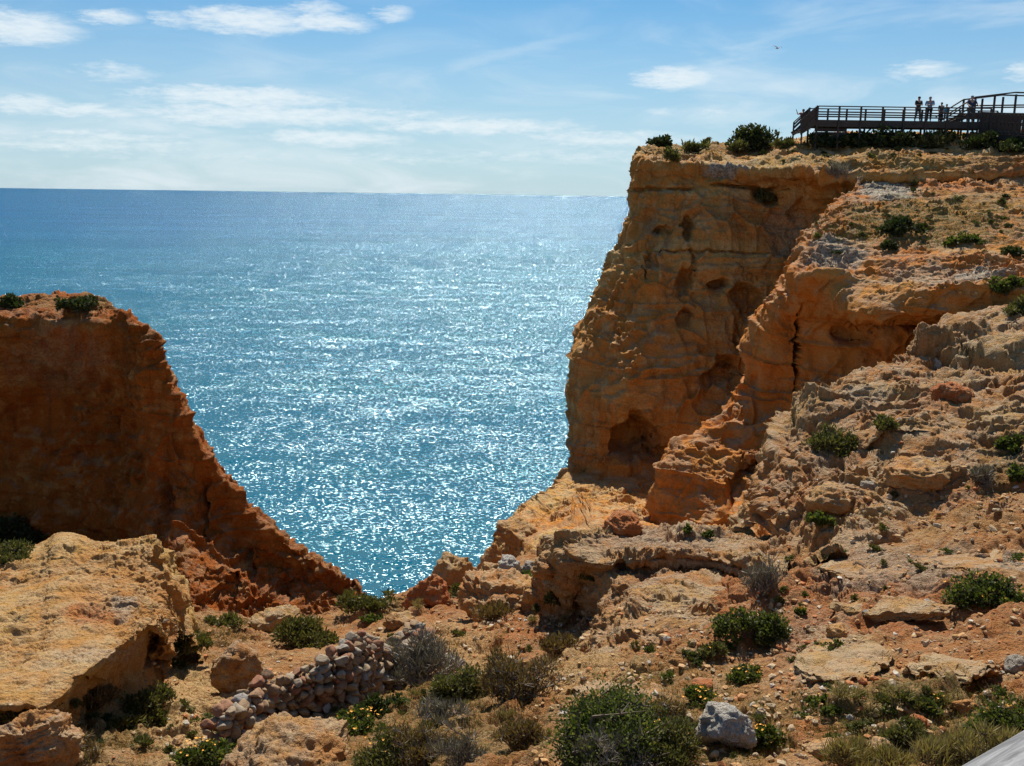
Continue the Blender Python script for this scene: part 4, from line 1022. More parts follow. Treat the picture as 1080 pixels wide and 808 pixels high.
KIND = {  # leaf material, stem material, leaf px, fill per px^2, spiky
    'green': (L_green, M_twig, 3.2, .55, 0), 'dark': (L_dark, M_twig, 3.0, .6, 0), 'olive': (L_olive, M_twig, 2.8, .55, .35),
    'grey': (L_grey, M_greytwig, 3.2, .16, .9), 'brown': (L_brown, M_greytwig, 3.0, .35, .7), 'straw': (L_straw, M_twig, 5.0, .2, 1.0)}
SHRUBS = [
    # px, py of the foot, width px, height px, kind, category, label, flowers
    (806, 157, 66, 30, 'dark', 'bush', 'biggest dark green bush on the clifftop left of the boardwalk', 0),
    (828, 157, 24, 14, 'olive', 'bush', 'small olive bush at the right foot of the biggest clifftop bush', 0),
    (779, 160, 26, 14, 'olive', 'bush', 'round olive bush in front of the left side of the biggest clifftop bush', 0),
    (699, 154, 30, 14, 'dark', 'bush', 'dark bush at the outermost tip of the headland top against the sky', 0),
    (709, 169, 20, 16, 'olive', 'bush', 'small olive bush hanging over the clifftop edge near the headland tip', 0),
    (735, 159, 44, 8, 'olive', 'scrub', 'low scrub along the clifftop rim between the tip bush and the biggest bush', 0),
    (884, 186, 30, 12, 'grey', 'shrub', 'grey twiggy shrub at the clifftop edge above the rock recess', 0),
    (806, 212, 26, 14, 'olive', 'shrub', 'dusty shrub clinging under the lip of the headland face', 0),
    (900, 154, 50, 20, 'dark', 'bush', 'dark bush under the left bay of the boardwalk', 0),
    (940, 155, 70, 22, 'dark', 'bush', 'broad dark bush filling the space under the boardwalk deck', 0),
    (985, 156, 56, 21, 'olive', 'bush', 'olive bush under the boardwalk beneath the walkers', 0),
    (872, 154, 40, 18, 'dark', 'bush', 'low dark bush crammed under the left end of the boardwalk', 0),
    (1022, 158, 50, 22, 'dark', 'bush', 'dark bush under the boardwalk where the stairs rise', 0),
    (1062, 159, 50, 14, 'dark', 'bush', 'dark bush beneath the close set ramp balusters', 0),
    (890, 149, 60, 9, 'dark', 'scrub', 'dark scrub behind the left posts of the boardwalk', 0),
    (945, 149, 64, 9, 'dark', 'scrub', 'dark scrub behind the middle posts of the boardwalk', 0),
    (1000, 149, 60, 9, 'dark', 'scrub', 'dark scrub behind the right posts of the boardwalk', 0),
    (952, 246, 40, 22, 'dark', 'bush', 'largest dark bush on the grassy top of the hillside', 0),
    (940, 262, 20, 11, 'dark', 'bush', 'small dark bush just below the largest hillside bush', 0),
    (1003, 258, 17, 11, 'green', 'bush', 'small green bush left of its wider neighbour on the hillside top', 0),
    (1020, 255, 24, 13, 'green', 'bush', 'wider green bush in the pair on the hillside top', 0),
    (1069, 270, 24, 12, 'dark', 'bush', 'dark bush at the right edge of the hillside top', 0),
    (1062, 308, 50, 20, 'green', 'bush', 'bright green bush on the grey ledge at the right edge', 0),
    (1068, 332, 36, 22, 'olive', 'bush', 'olive bush hanging below the bright green ledge bush', 0),
    (14, 324, 36, 17, 'dark', 'bush', 'dark bush at the left end of the red cliff top', 0),
    (84, 327, 40, 18, 'dark', 'bush', 'leafy dark bush near the right corner of the red cliff top', 0),
    (12, 570, 70, 46, 'dark', 'bush', 'dark green bush mass behind the yellow slab at the left edge', 0),
    (8, 590, 60, 22, 'olive', 'bush', 'dull olive bush at the upper left end of the yellow slab', 0),
    (884, 478, 56, 36, 'olive', 'bush', 'dark olive bush rooted in the face of the layered rock slope', 0),
    (935, 452, 30, 18, 'olive', 'shrub', 'little scrubby shrub right of the olive bush on the rock slope', 0),
    (1066, 476, 30, 22, 'green', 'bush', 'upper bright green bush at the right edge of the rock slope', 0),
    (1072, 505, 26, 20, 'green', 'bush', 'lower bright green bush at the right edge beside bare twigs', 0),
    (1042, 512, 38, 26, 'grey', 'shrub', 'bare grey twig shrub below the rock slope at the right', 0),
    (862, 553, 28, 18, 'green', 'bush', 'low green bush in the rubble below the layered rock slope', 0),
    (745, 567, 12, 8, 'green', 'plant', 'tiny green plant on the rim of the ledged outcrop, right hand one', 0),
    (728, 561, 10, 7, 'green', 'plant', 'tiny green plant on the rim of the ledged outcrop, left hand one', 0),
    (806, 625, 52, 44, 'grey', 'shrub', 'bare grey twig shrub rising behind the green bush right of the outcrop', 0),
    (797, 672, 68, 44, 'green', 'bush', 'rounded green bush at the right foot of the ledged outcrop', 0),
    (1034, 632, 86, 36, 'green', 'bush', 'green bush growing in the hollow under the pale rock plate', 3),
    (605, 822, 190, 92, 'green', 'bush', 'largest green bush at the bottom centre of the foreground', 0),
    (690, 800, 90, 52, 'olive', 'bush', 'olive bush merging with the right side of the largest foreground bush', 2),
    (640, 808, 110, 40, 'grey', 'shrub', 'bare grey twigs in front of the largest foreground bush', 0),
    (552, 738, 74, 62, 'brown', 'shrub', 'dry brown shrub on the slope left of the outcrop', 0),
    (487, 742, 56, 50, 'olive', 'shrub', 'olive brown shrub between the dry brown shrub and the dead stalk', 0),
    (440, 722, 96, 62, 'grey', 'shrub', 'bare dark grey twig shrub at the far end of the stone wall', 0),
    (326, 678, 66, 34, 'olive', 'bush', 'round olive bush behind the stone wall', 0),
    (393, 640, 64, 16, 'olive', 'scrub', 'low olive scrub at the tip of the red cliff beside the water', 0),
    (392, 655, 26, 6, 'green', 'grass clump', 'small bright green patch below the scrub at the red cliff tip', 0),
    (378, 738, 60, 30, 'green', 'bush', 'green bush on the near side of the stone wall', 0),
    (384, 770, 70, 28, 'green', 'bush', 'flowering green bush below the stone wall', 5),
    (326, 748, 14, 18, 'green', 'plant', 'slim yellow flowering plant in front of the stone wall', 5),
    (415, 822, 100, 42, 'olive', 'bush', 'spreading olive bush at the bottom left of the largest foreground bush', 2),
    (498, 800, 70, 46, 'grey', 'shrub', 'wispy grey shrub left of the largest foreground bush', 0),
    (150, 748, 52, 34, 'olive', 'shrub', 'olive shrub in the hollow below the yellow slab', 0),
    (206, 684, 44, 20, 'olive', 'shrub', 'olive shrub at the foot of the red cliff beside the path', 0),
    (190, 668, 34, 18, 'brown', 'shrub', 'brown dry shrub between the yellow slab and the red cliff', 0),
    (240, 660, 30, 14, 'olive', 'shrub', 'flattened olive shrub on orange earth under the red cliff', 0),
    (60, 812, 90, 30, 'brown', 'shrub', 'dry brown shrub at the bottom left corner', 0),
    (210, 800, 60, 26, 'green', 'bush', 'low yellow flowering green bush beside the sandy path', 6),
    (1062, 778, 70, 46, 'green', 'bush', 'green bush behind the wooden rail at the right edge', 3),
    (1000, 806, 80, 40, 'straw', 'grass clump', 'tall dry grass clump left of the wooden rail', 0),
    (912, 812, 90, 34, 'straw', 'grass clump', 'dry grass clump at the bottom edge right of the white boulder', 0),
    (948, 790, 60, 34, 'olive', 'shrub', 'thin olive shrub between the two dry grass clumps', 0),
    (800, 788, 40, 32, 'green', 'plant', 'yellow flowering green plant at the right side of the white boulder', 6),
    (745, 692, 34, 16, 'olive', 'plant', 'grey green plant below the ledged outcrop', 1),
    (738, 742, 40, 22, 'green', 'plant', 'green plant on the soil above and left of the white boulder', 4),
    (786, 716, 44, 14, 'green', 'plant', 'low green plant with yellow flowers above the white boulder', 4),
    (868, 742, 34, 14, 'green', 'plant', 'low green plant on bare soil right of the white boulder', 1),
    (878, 752, 22, 10, 'green', 'plant', 'tiny green plant below the low green plant on bare soil', 0),
    (985, 745, 40, 16, 'green', 'plant', 'low green plant with orange blooms on the gravelly soil', 3),
    (846, 646, 14, 7, 'green', 'plant', 'very small flowering plant right of the rounded green bush', 3),
    (960, 655, 12, 7, 'green', 'plant', 'very small green plant in the middle of the gravel plate', 0),
    (625, 610, 30, 8, 'green', 'plant', 'green patch in the gully under the outcrop tip', 0),
    (550, 612, 36, 8, 'green', 'plant', 'green patch between the pale rounded boulder and the broad one', 0),
    (590, 636, 24, 18, 'olive', 'shrub', 'small olive shrub against the outcrop side on the saddle', 0),
    (452, 806, 80, 40, 'brown', 'shrub', 'dry brown shrub right of the spreading olive bush at the bottom edge', 0),
    (548, 792, 70, 50, 'brown', 'shrub', 'brown twiggy shrub behind the left side of the largest foreground bush', 0),
    (712, 768, 60, 34, 'brown', 'shrub', 'dry brown shrub between the largest foreground bush and the white boulder', 0),
    (470, 762, 50, 30, 'grey', 'shrub', 'pale twig shrub just right of the bleached dead stalk', 0),
    (408, 752, 50, 26, 'dark', 'bush', 'dark bush on the slope between the stone wall and the dead stalk', 0),
    (345, 782, 50, 26, 'brown', 'shrub', 'brown shrub growing beside the flat topped tan boulder', 0),
    (590, 690, 40, 30, 'brown', 'shrub', 'dry reddish brown shrub in the shaded gully beside the outcrop', 0),
    (98, 742, 50, 24, 'brown', 'shrub', 'dry brown shrub under the shaded edge of the yellow slab', 0),
    (40, 752, 60, 26, 'olive', 'shrub', 'olive shrub below the left part of the yellow slab', 0),
    (1046, 806, 60, 50, 'straw', 'grass clump', 'tall dry grass clump right against the wooden rail', 0),
    (522, 652, 60, 12, 'brown', 'scrub', 'brown scrub at the foot of the broad saddle boulder', 0),
]


def put_shrub(i, px, py, w_, h_, kind, cat, label, fl):
    h = hit(px, min(py, 806)) or hit(px, py + 8) or hit(px, py + 20)
    if h is None: print('no ground for', label); return
    loc, nor, d = h
    lm, sm, lp, fill, spiky = KIND[kind]
    m = d / F; W, H = w_ * m * .94, h_ * m * (.72 if kind in ('green', 'dark', 'olive') else .85)
    n = int(np.clip(w_ * h_ * fill * 3.2, 260, 22000))
    leaf = max(lp * m, .012)
    V, Fq, SV, SF = bush_geo(500 + i, W, W * .8, H, n, leaf, spiky)
    name = {'bush': 'bush', 'shrub': 'shrub', 'scrub': 'scrub_bush', 'plant': 'flowering_plant' if fl else 'small_plant', 'grass clump': 'grass_clump'}[cat]
    if w_ < 22 and not fl:
        o = mesh_from(name, V, Fq, lm, False); o.location = loc; tag(o, label, cat); return
    e = empty(name, loc); tag(e, label, cat)
    mesh_from('foliage', V, Fq, lm, False, e)
    mesh_from('stems', SV, SF, sm, False, e)
    if fl: flowers(e, 900 + i, W, W * .8, H, fl * 4, max(1.5 * m, .011))


for i, sr in enumerate(SHRUBS): put_shrub(i, *sr)

# many small tufts that nothing tells apart
def tuft_protos(lm, spiky, seed):
    out = []
    for k in range(4):
        V, Fq, SV, SF = bush_geo(seed + k, 1, 1, .55, 260, .12 if spiky < .5 else .16, spiky, 9)
        o = mesh_from('tuft', V, Fq, lm, False); out.append(o.data); bpy.data.objects.remove(o)
    return out


TP = {'g': tuft_protos(L_green, .2, 1500), 'o': tuft_protos(L_olive, .5, 1520), 's': tuft_protos(L_straw, 1.0, 1540), 'd': tuft_protos(L_dark, .2, 1560)}
TUFTS = [
    ((650, 880), (680, 805), 34, 'go', (7, 18), 'on the reddish soil round the white boulder', 'tufts on the soil round the white boulder'),
    ((880, 1078), (720, 805), 34, 'gso', (8, 22), 'in the gravelly ground near the wooden rail', 'tufts near the wooden rail'),
    ((860, 1078), (195, 270), 40, 'dog', (4, 10), 'on the grassy hillside top', 'tufts on the hillside top'),
    ((180, 460), (650, 800), 44, 'go', (6, 18), 'in the gully around the stone wall', 'tufts round the stone wall'),
    ((430, 600), (610, 770), 26, 'os', (6, 16), 'on the saddle slope', 'tufts on the saddle slope'),
    ((820, 1078), (500, 640), 26, 'go', (5, 13), 'on the rubble and earth below the rock slope', 'tufts below the rock slope'),
    ((700, 1078), (150, 178), 26, 'do', (3, 9), 'along the clifftop near the boardwalk', 'tufts along the clifftop'),
    ((20, 180), (735, 805), 20, 'od', (8, 22), 'on the broken ground below the yellow slab', 'tufts below the yellow slab'),
]
for (x0, x1), (y0, y1), n, kinds, (s0, s1), lab, grp in TUFTS:
    for k in range(n):
        px, py = RNG.uniform(x0, x1), RNG.uniform(y0, y1); h = hit(px, py)
        if h is None or h[1].z < .35: continue
        s_ = RNG.uniform(s0, s1) * h[2] / F; kk = RNG.choice(kinds)
        o = bpy.data.objects.new('plant_tuft', TP[kk][RNG.randrange(4)]); COL.objects.link(o)
        o.location = h[0]; o.scale = (s_ * 1.15, s_ * 1.15, s_ * RNG.uniform(.7, 1.1)); o.rotation_euler = (0, 0, RNG.uniform(0, 6.28))
        nm = {'g': 'bright green', 'o': 'olive', 's': 'straw coloured', 'd': 'dark green'}[kk]
        tag(o, 'small %s tuft %s' % (nm, lab), 'tuft', nm + ' ' + grp)


def ground_cover(name, areas, lm, seed, hgt, wid):
    r = np.random.RandomState(seed); pts = []
    for (cx, cy, rx, ry, c) in areas:
        for k in range(c):
            a = r.uniform(0, 6.28); q = math.sqrt(r.rand()); px, py = cx + math.cos(a) * q * rx, cy + math.sin(a) * q * ry
            if fbm(np.array([[px * .03, py * .04, seed]]), 1.0, 2, 3)[0] < r.uniform(-.4, .3): continue
            h = hit(px, py)
            if h and h[1].z > .3: pts.append((h[0][0], h[0][1], h[0][2], h[2]))
    Pn = np.repeat(np.array(pts), 7, axis=0); n = len(Pn); sc_ = (Pn[:, 3:4] / 10).clip(.8, 5)
    p = Pn[:, :3] + r.normal(size=(n, 3)) * np.array([.035, .035, 0]) * sc_
    ax = r.normal(size=(n, 3)) * .55 + [0, 0, 1]; ax /= np.linalg.norm(ax, axis=1)[:, None]
    sd = np.cross(ax, r.normal(size=(n, 3))); sd /= np.linalg.norm(sd, axis=1)[:, None]
    hh = hgt * r.uniform(.4, 1.3, (n, 1)) * sc_ ** .6; ww = wid * sc_
    V = np.stack([p - sd * ww, p + sd * ww, p + ax * hh], 1).reshape(-1, 3); Fq = np.arange(n * 3).reshape(-1, 3)
    o = mesh_from(name, V, Fq, lm, False); tag(o, kind='stuff')


ground_cover('dry_grass', [(740, 760, 130, 55, 1500), (990, 765, 130, 48, 1700), (640, 720, 70, 40, 300), (450, 770, 150, 50, 900), (500, 700, 90, 40, 500), (210, 690, 50, 40, 300), (960, 540, 130, 20, 300)], L_straw, 31, .07, .0022)
ground_cover('ground_cover_plants', [(980, 235, 120, 26, 1500), (720, 765, 120, 45, 900), (1000, 770, 120, 45, 900), (400, 770, 130, 50, 900), (90, 780, 90, 40, 500), (230, 665, 60, 16, 260), (950, 172, 150, 8, 400), (720, 157, 60, 5, 200)], L_olive, 37, .045, .0035)

# a bleached dead stalk on the slope
def stalk():
    h0 = hit(449, 773)
    if not h0: return
    p = h0[0]; m = h0[2] / F; V, Fq = [], []
    def tube(ps, rs):
        for a, b, r0, r1 in zip(ps[:-1], ps[1:], rs[:-1], rs[1:]):
            n = len(V)
            for q, rr in ((a, r0), (b, r1)):
                for k in range(5): V.append(tuple(q + Vector((math.cos(k * 1.2566), math.sin(k * 1.2566), 0)) * rr))
            for k in range(5): Fq.append((n + k, n + (k + 1) % 5, n + 5 + (k + 1) % 5, n + 5 + k))
    pts = [p, p + Vector((-.01, .02, 14 * m)), p + Vector((.03, .05, 30 * m)), p + Vector((.05, .05, 44 * m))]
    tube(pts, [.011, .009, .006, .002])
    tube([pts[1], pts[1] + Vector((.09, .02, .10)), pts[1] + Vector((.12, .02, .2))], [.006, .004, .001])
    tube([pts[2], pts[2] + Vector((-.07, 0, .09))], [.005, .001])
    o = mesh_from('dead_stalk', V, Fq, M_white, True); tag(o, 'bleached upright dead stalk on the slope left of the largest foreground bush', 'dead stalk')


stalk()

# ------------------------------------------------------------------ timber
W_dark = wood_mat('weathered_dark_timber', (0.04, 0.029, 0.022, 1), (0.075, 0.055, 0.042, 1))
W_grey = wood_mat('silvered_timber', (0.10, 0.10, 0.105, 1), (0.33, 0.33, 0.335, 1), (1, 14, 14))


def beam(name, p0, p1, w_, h_, mat, parent, bev=0.006):
    """a squared timber from p0 to p1, w_ wide and h_ deep, with eased arrises"""
    p0, p1 = Vector(p0), Vector(p1); d = (p1 - p0); L = d.length; x = d / L
    up = Vector((0, 0, 1)) if abs(x.z) < .9 else Vector((0, 1, 0))
    y = up.cross(x).normalized(); z = x.cross(y)
    bm = bmesh.new(); bmesh.ops.create_cube(bm, size=1.0)
    for v in bm.verts: v.co = Vector((v.co.x * L, v.co.y * w_, v.co.z * h_))
    bmesh.ops.bevel(bm, geom=bm.edges[:], offset=bev, segments=1, affect='EDGES')
    me = bpy.data.meshes.new(name); bm.to_mesh(me); bm.free(); me.materials.append(mat)
    o = bpy.data.objects.new(name, me); COL.objects.link(o); o.parent = parent
    base = parent.location if parent else Vector()
    M = Matrix((x, y, z)).transposed().to_4x4(); M.translation = (p0 + p1) / 2 - base
    o.matrix_local = M
    return o


def railing(root, a, b, n, top=1.05, rails=(.55,), foot=True, ph=.12, skip_first=False, rt=.07):
    """posts, handrail and lower rails between deck points a and b"""
    a, b = Vector(a), Vector(b)
    for k in range(n + 1):
        if k == 0 and skip_first: continue
        p = a.lerp(b, k / n)
        low = down(p.x, p.y, p.z - .35).z - .3 if foot else p.z - .3
        beam('post', (p.x, p.y, min(low, p.z - .3)), (p.x, p.y, p.z + top), ph, ph, W_dark, root)
    up = Vector((0, 0, 1))
    beam('handrail', a + up * (top + .035), b + up * (top + .035), .16, rt, W_dark, root)
    for r_ in rails: beam('rail', a + up * r_, b + up * r_, .05, .10, W_dark, root)


DZ = P(948, 128.5, 76)[2]          # height of the walking surface
xa = P(857, 128, 76)[0]; xb = P(1037, 128, 76)[0]
YN, YF = 75.0, 76.9


def boards(name, x0, x1, y0, y1, z0, z1, parent, along='x', step=.15):
    """planks laid crosswise, one mesh"""
    n = int(abs(x1 - x0) / step); V, Fq = [], []
    for k in range(n):
        xx0 = x0 + (x1 - x0) * k / n; xx1 = x0 + (x1 - x0) * (k + .93) / n
        za = z0 + (z1 - z0) * k / n
        c = [(xx0, y0, za - .04), (xx1, y0, za - .04), (xx1, y1, za - .04), (xx0, y1, za - .04), (xx0, y0, za), (xx1, y0, za), (xx1, y1, za), (xx0, y1, za)]
        b = len(V); V += [tuple(Vector(q) - parent.location) for q in c]
        Fq += [(b, b + 3, b + 2, b + 1), (b + 4, b + 5, b + 6, b + 7), (b, b + 1, b + 5, b + 4), (b + 1, b + 2, b + 6, b + 5), (b + 2, b + 3, b + 7, b + 6), (b + 3, b, b + 4, b + 7)]
    return mesh_from(name, V, Fq, W_dark, False, parent)


bw = empty('boardwalk', ((xa + xb) / 2, 76, DZ)); tag(bw, 'long level dark timber boardwalk on posts crossing the clifftop', 'boardwalk')
boards('deck', xa, xb, YN, YF, DZ, DZ, bw)
for y_ in (YN - .05, (YN + YF) / 2, YF + .05): beam('deck_beam', (xa, y_, DZ - .27), (xb, y_, DZ - .27), .10, .46, W_dark, bw)
railing(bw, (xa, YN - .13, DZ), (xb, YN - .13, DZ), 8, .92, (.55, .22))
railing(bw, (xa, YF + .13, DZ), (xb + 1.5, YF + .13, DZ), 10, .92, (.55,))
# the solid skirt boarding under the left bay
for k in range(5): beam('skirt_board', (xa, YN + .35, DZ - .7 - k * .27), (xa + 2.4, YN + .35, DZ - .7 - k * .27), .04, .24, W_dark, bw)
for k in range(3): beam('brace', (xa + 3.2 + k * 3.1, YF - .3, DZ - 1.9), (xa + 4.6 + k * 3.1, YF - .3, DZ - .5), .06, .12, W_dark, bw)

# steps leading down and away at the left end
st_ = empty('boardwalk_steps', (xa, 76, DZ)); tag(st_, 'short flight of dark timber steps dropping from the left end of the boardwalk', 'steps')
e0 = P(835, 143, 77.5); zg = e0[2]
for y_ in (YN - .1, YF + .3):
    beam('stringer', (xa, y_, DZ - .15), (e0[0], y_ + .3, zg + .1), .08, .34, W_dark, st_)
    beam('handrail', (xa, y_, DZ + .95), (e0[0] + .1, y_ + .3, zg + 1.0), .12, .07, W_dark, st_)
    beam('rail', (xa, y_, DZ + .6), (e0[0] + .1, y_ + .3, zg + .55), .05, .16, W_dark, st_)
    beam('rail', (xa, y_, DZ + .25), (e0[0] + .1, y_ + .3, zg + .2), .05, .16, W_dark, st_)
    beam('rail', (xa, y_, DZ + .85), (e0[0] + .1, y_ + .3, zg + .8), .05, .12, W_dark, st_)
    beam('post', (e0[0] + .1, y_ + .3, zg - .8), (e0[0] + .1, y_ + .3, zg + 1.0), .1, .1, W_dark, st_)
for k in range(14):
    t_ = (k + .5) / 14; xx = xa + (e0[0] - xa) * t_; zz = DZ + (zg - DZ) * t_; beam('baluster', (xx, YN - .06 + .3 * t_, zz - .1), (xx, YN - .06 + .3 * t_, zz + 1.05 - .06 * t_), .06, .10, W_dark, st_)
for k in range(7):
    t_ = k / 6; xx = xa + (e0[0] - xa) * t_; zz = DZ - .05 + (zg + .15 - DZ) * t_
    beam('tread', (xx, YN, zz), (xx, YF, zz), .28, .04, W_dark, st_)

# stairs and upper landing behind
us = empty('upper_landing', (xb, 78.5, DZ + .9)); tag(us, 'raised timber landing with stairs and handrails against the sky at the right', 'landing')
s0 = P(998, 122, 77.6); s1 = P(1024, 103.5, 78.2); s2 = P(1066, 98.5, 78.2); s3 = P(1180, 104, 78.2)
LZ = s1[2] - 1.1
boards('deck', s1[0], s3[0], 77.6, 79.4, LZ, LZ, us)
for y_ in (77.5, 79.5):
    beam('deck_beam', (s1[0], y_, LZ - .2), (s3[0], y_, LZ - .2), .1, .34, W_dark, us)
    beam('stringer', (s0[0], y_, DZ - .1), (s1[0], y_, LZ - .1), .08, .3, W_dark, us)
    beam('handrail', (s0[0], y_, s0[2] + .05), (s1[0], y_, s1[2]), .14, .09, W_dark, us)
    beam('handrail', (s1[0], y_, s1[2]), (s2[0], y_, s2[2]), .14, .10, W_dark, us)
    beam('handrail', (s2[0], y_, s2[2]), (s3[0], y_, s2[2] - .15), .14, .10, W_dark, us)
    beam('rail', (s0[0], y_, s0[2] - .5), (s1[0], y_, s1[2] - .6), .05, .1, W_dark, us)
    beam('rail', (s1[0], y_, s1[2] - .62), (s3[0], y_, s2[2] - .72), .05, .1, W_dark, us)
    for px_ in (1024, 1044, 1066, 1100, 1140):
        q = P(px_, 110, 78.2); beam('post', (q[0], y_, down(q[0], y_, LZ - .5).z - .3), (q[0], y_, s1[2] + (.0 if px_ < 1030 else .25 if px_ > 1050 else .1)), .13, .13, W_dark, us)
for k in range(5):
    t_ = (k + .5) / 5; xx = s0[0] + (s1[0] - s0[0]) * t_; zz = DZ + (LZ - DZ) * t_
    beam('tread', (xx, 77.6, zz), (xx, 79.4, zz), .3, .04, W_dark, us)

# ramp coming toward the viewer at the right, with close-set balusters
c0 = Vector(P(1034, 140, 74.6)); c1 = Vector(P(1190, 150, 65.0))
rp = empty('boardwalk_ramp', tuple(c0)); tag(rp, 'timber ramp section with close set balusters at the right end of the boardwalk', 'ramp')
off = Vector((.9, 1.6, 0))
for o_ in (Vector((0, 0, 0)), off):
    a_, b_ = c0 + o_, c1 + o_
    beam('deck_beam', a_ + Vector((0, 0, -.2)), b_ + Vector((0, 0, -.2)), .1, .4, W_dark, rp)
    beam('handrail', a_ + Vector((0, 0, 1.45)), b_ + Vector((0, 0, 1.45)), .14, .08, W_dark, rp)
    beam('rail', a_ + Vector((0, 0, .15)), b_ + Vector((0, 0, .15)), .06, .1, W_dark, rp)
    beam('rail', a_ + Vector((0, 0, .8)), b_ + Vector((0, 0, .8)), .06, .1, W_dark, rp)
    for k in range(9):
        p = a_.lerp(b_, k / 8); beam('post', (p.x, p.y, down(p.x, p.y, p.z - .5).z - .3), (p.x, p.y, p.z + 1.45), .14, .14, W_dark, rp)
    for k in range(34):
        p = a_.lerp(b_, (k + .5) / 34); beam('baluster', (p.x, p.y, p.z + .1), (p.x, p.y, p.z + 1.42), .15, .05, W_dark, rp)
beam('deck', c0 + off / 2 + Vector((0, 0, .02)), c1 + off / 2 + Vector((0, 0, .02)), 1.8, .05, W_dark, rp)

# the silvered rail by the viewer's right hand
r0 = Vector(P(1012, 853, 1.9)); r1 = Vector(P(1082, 810, 2.05))
dr = (r1 - r0).normalized()
root = empty('wooden_rail', tuple(r0 - dr * 1.2)); tag(root, 'weathered silver grey wooden rail crossing the bottom right corner', 'rail')
beam('top_rail', r0 - dr * 1.2, r0 + dr * 2.6, .13, .07, W_grey, root, .008)
for t_ in (-1.0, 2.4):
    p = r0 + dr * t_; beam('post', (p.x, p.y, down(p.x, p.y, p.z - .2).z - .3), (p.x, p.y, p.z - .037), .10, .10, W_grey, root)

# ------------------------------------------------------------------ people
def skin_mesh(name, pts, edges, radii, mat, parent, sub=2, rootv=0):
    me = bpy.data.meshes.new(name); me.from_pydata(pts, edges, [])
    o = bpy.data.objects.new(name, me); COL.objects.link(o)
    o.modifiers.new('skin', 'SKIN')
    ld = me.skin_vertices[0].data if me.skin_vertices else None
    if ld is None:
        me.update(); ld = me.skin_vertices[0].data
    for i, r_ in enumerate(radii):
        ld[i].radius = r_ if isinstance(r_, tuple) else (r_, r_); ld[i].use_root = (i == rootv)
    s_ = o.modifiers.new('sub', 'SUBSURF'); s_.levels = sub; s_.render_levels = sub
    dg = bpy.context.evaluated_depsgraph_get()
    me2 = bpy.data.meshes.new_from_object(o.evaluated_get(dg)); me2.name = name
    bpy.data.objects.remove(o)
    me2.materials.append(mat)
    for p in me2.polygons: p.use_smooth = True
    o = bpy.data.objects.new(name, me2); COL.objects.link(o); o.parent = parent
    return o


SKIN = plain('skin', (0.48, 0.27, 0.18, 1), .55, .1)


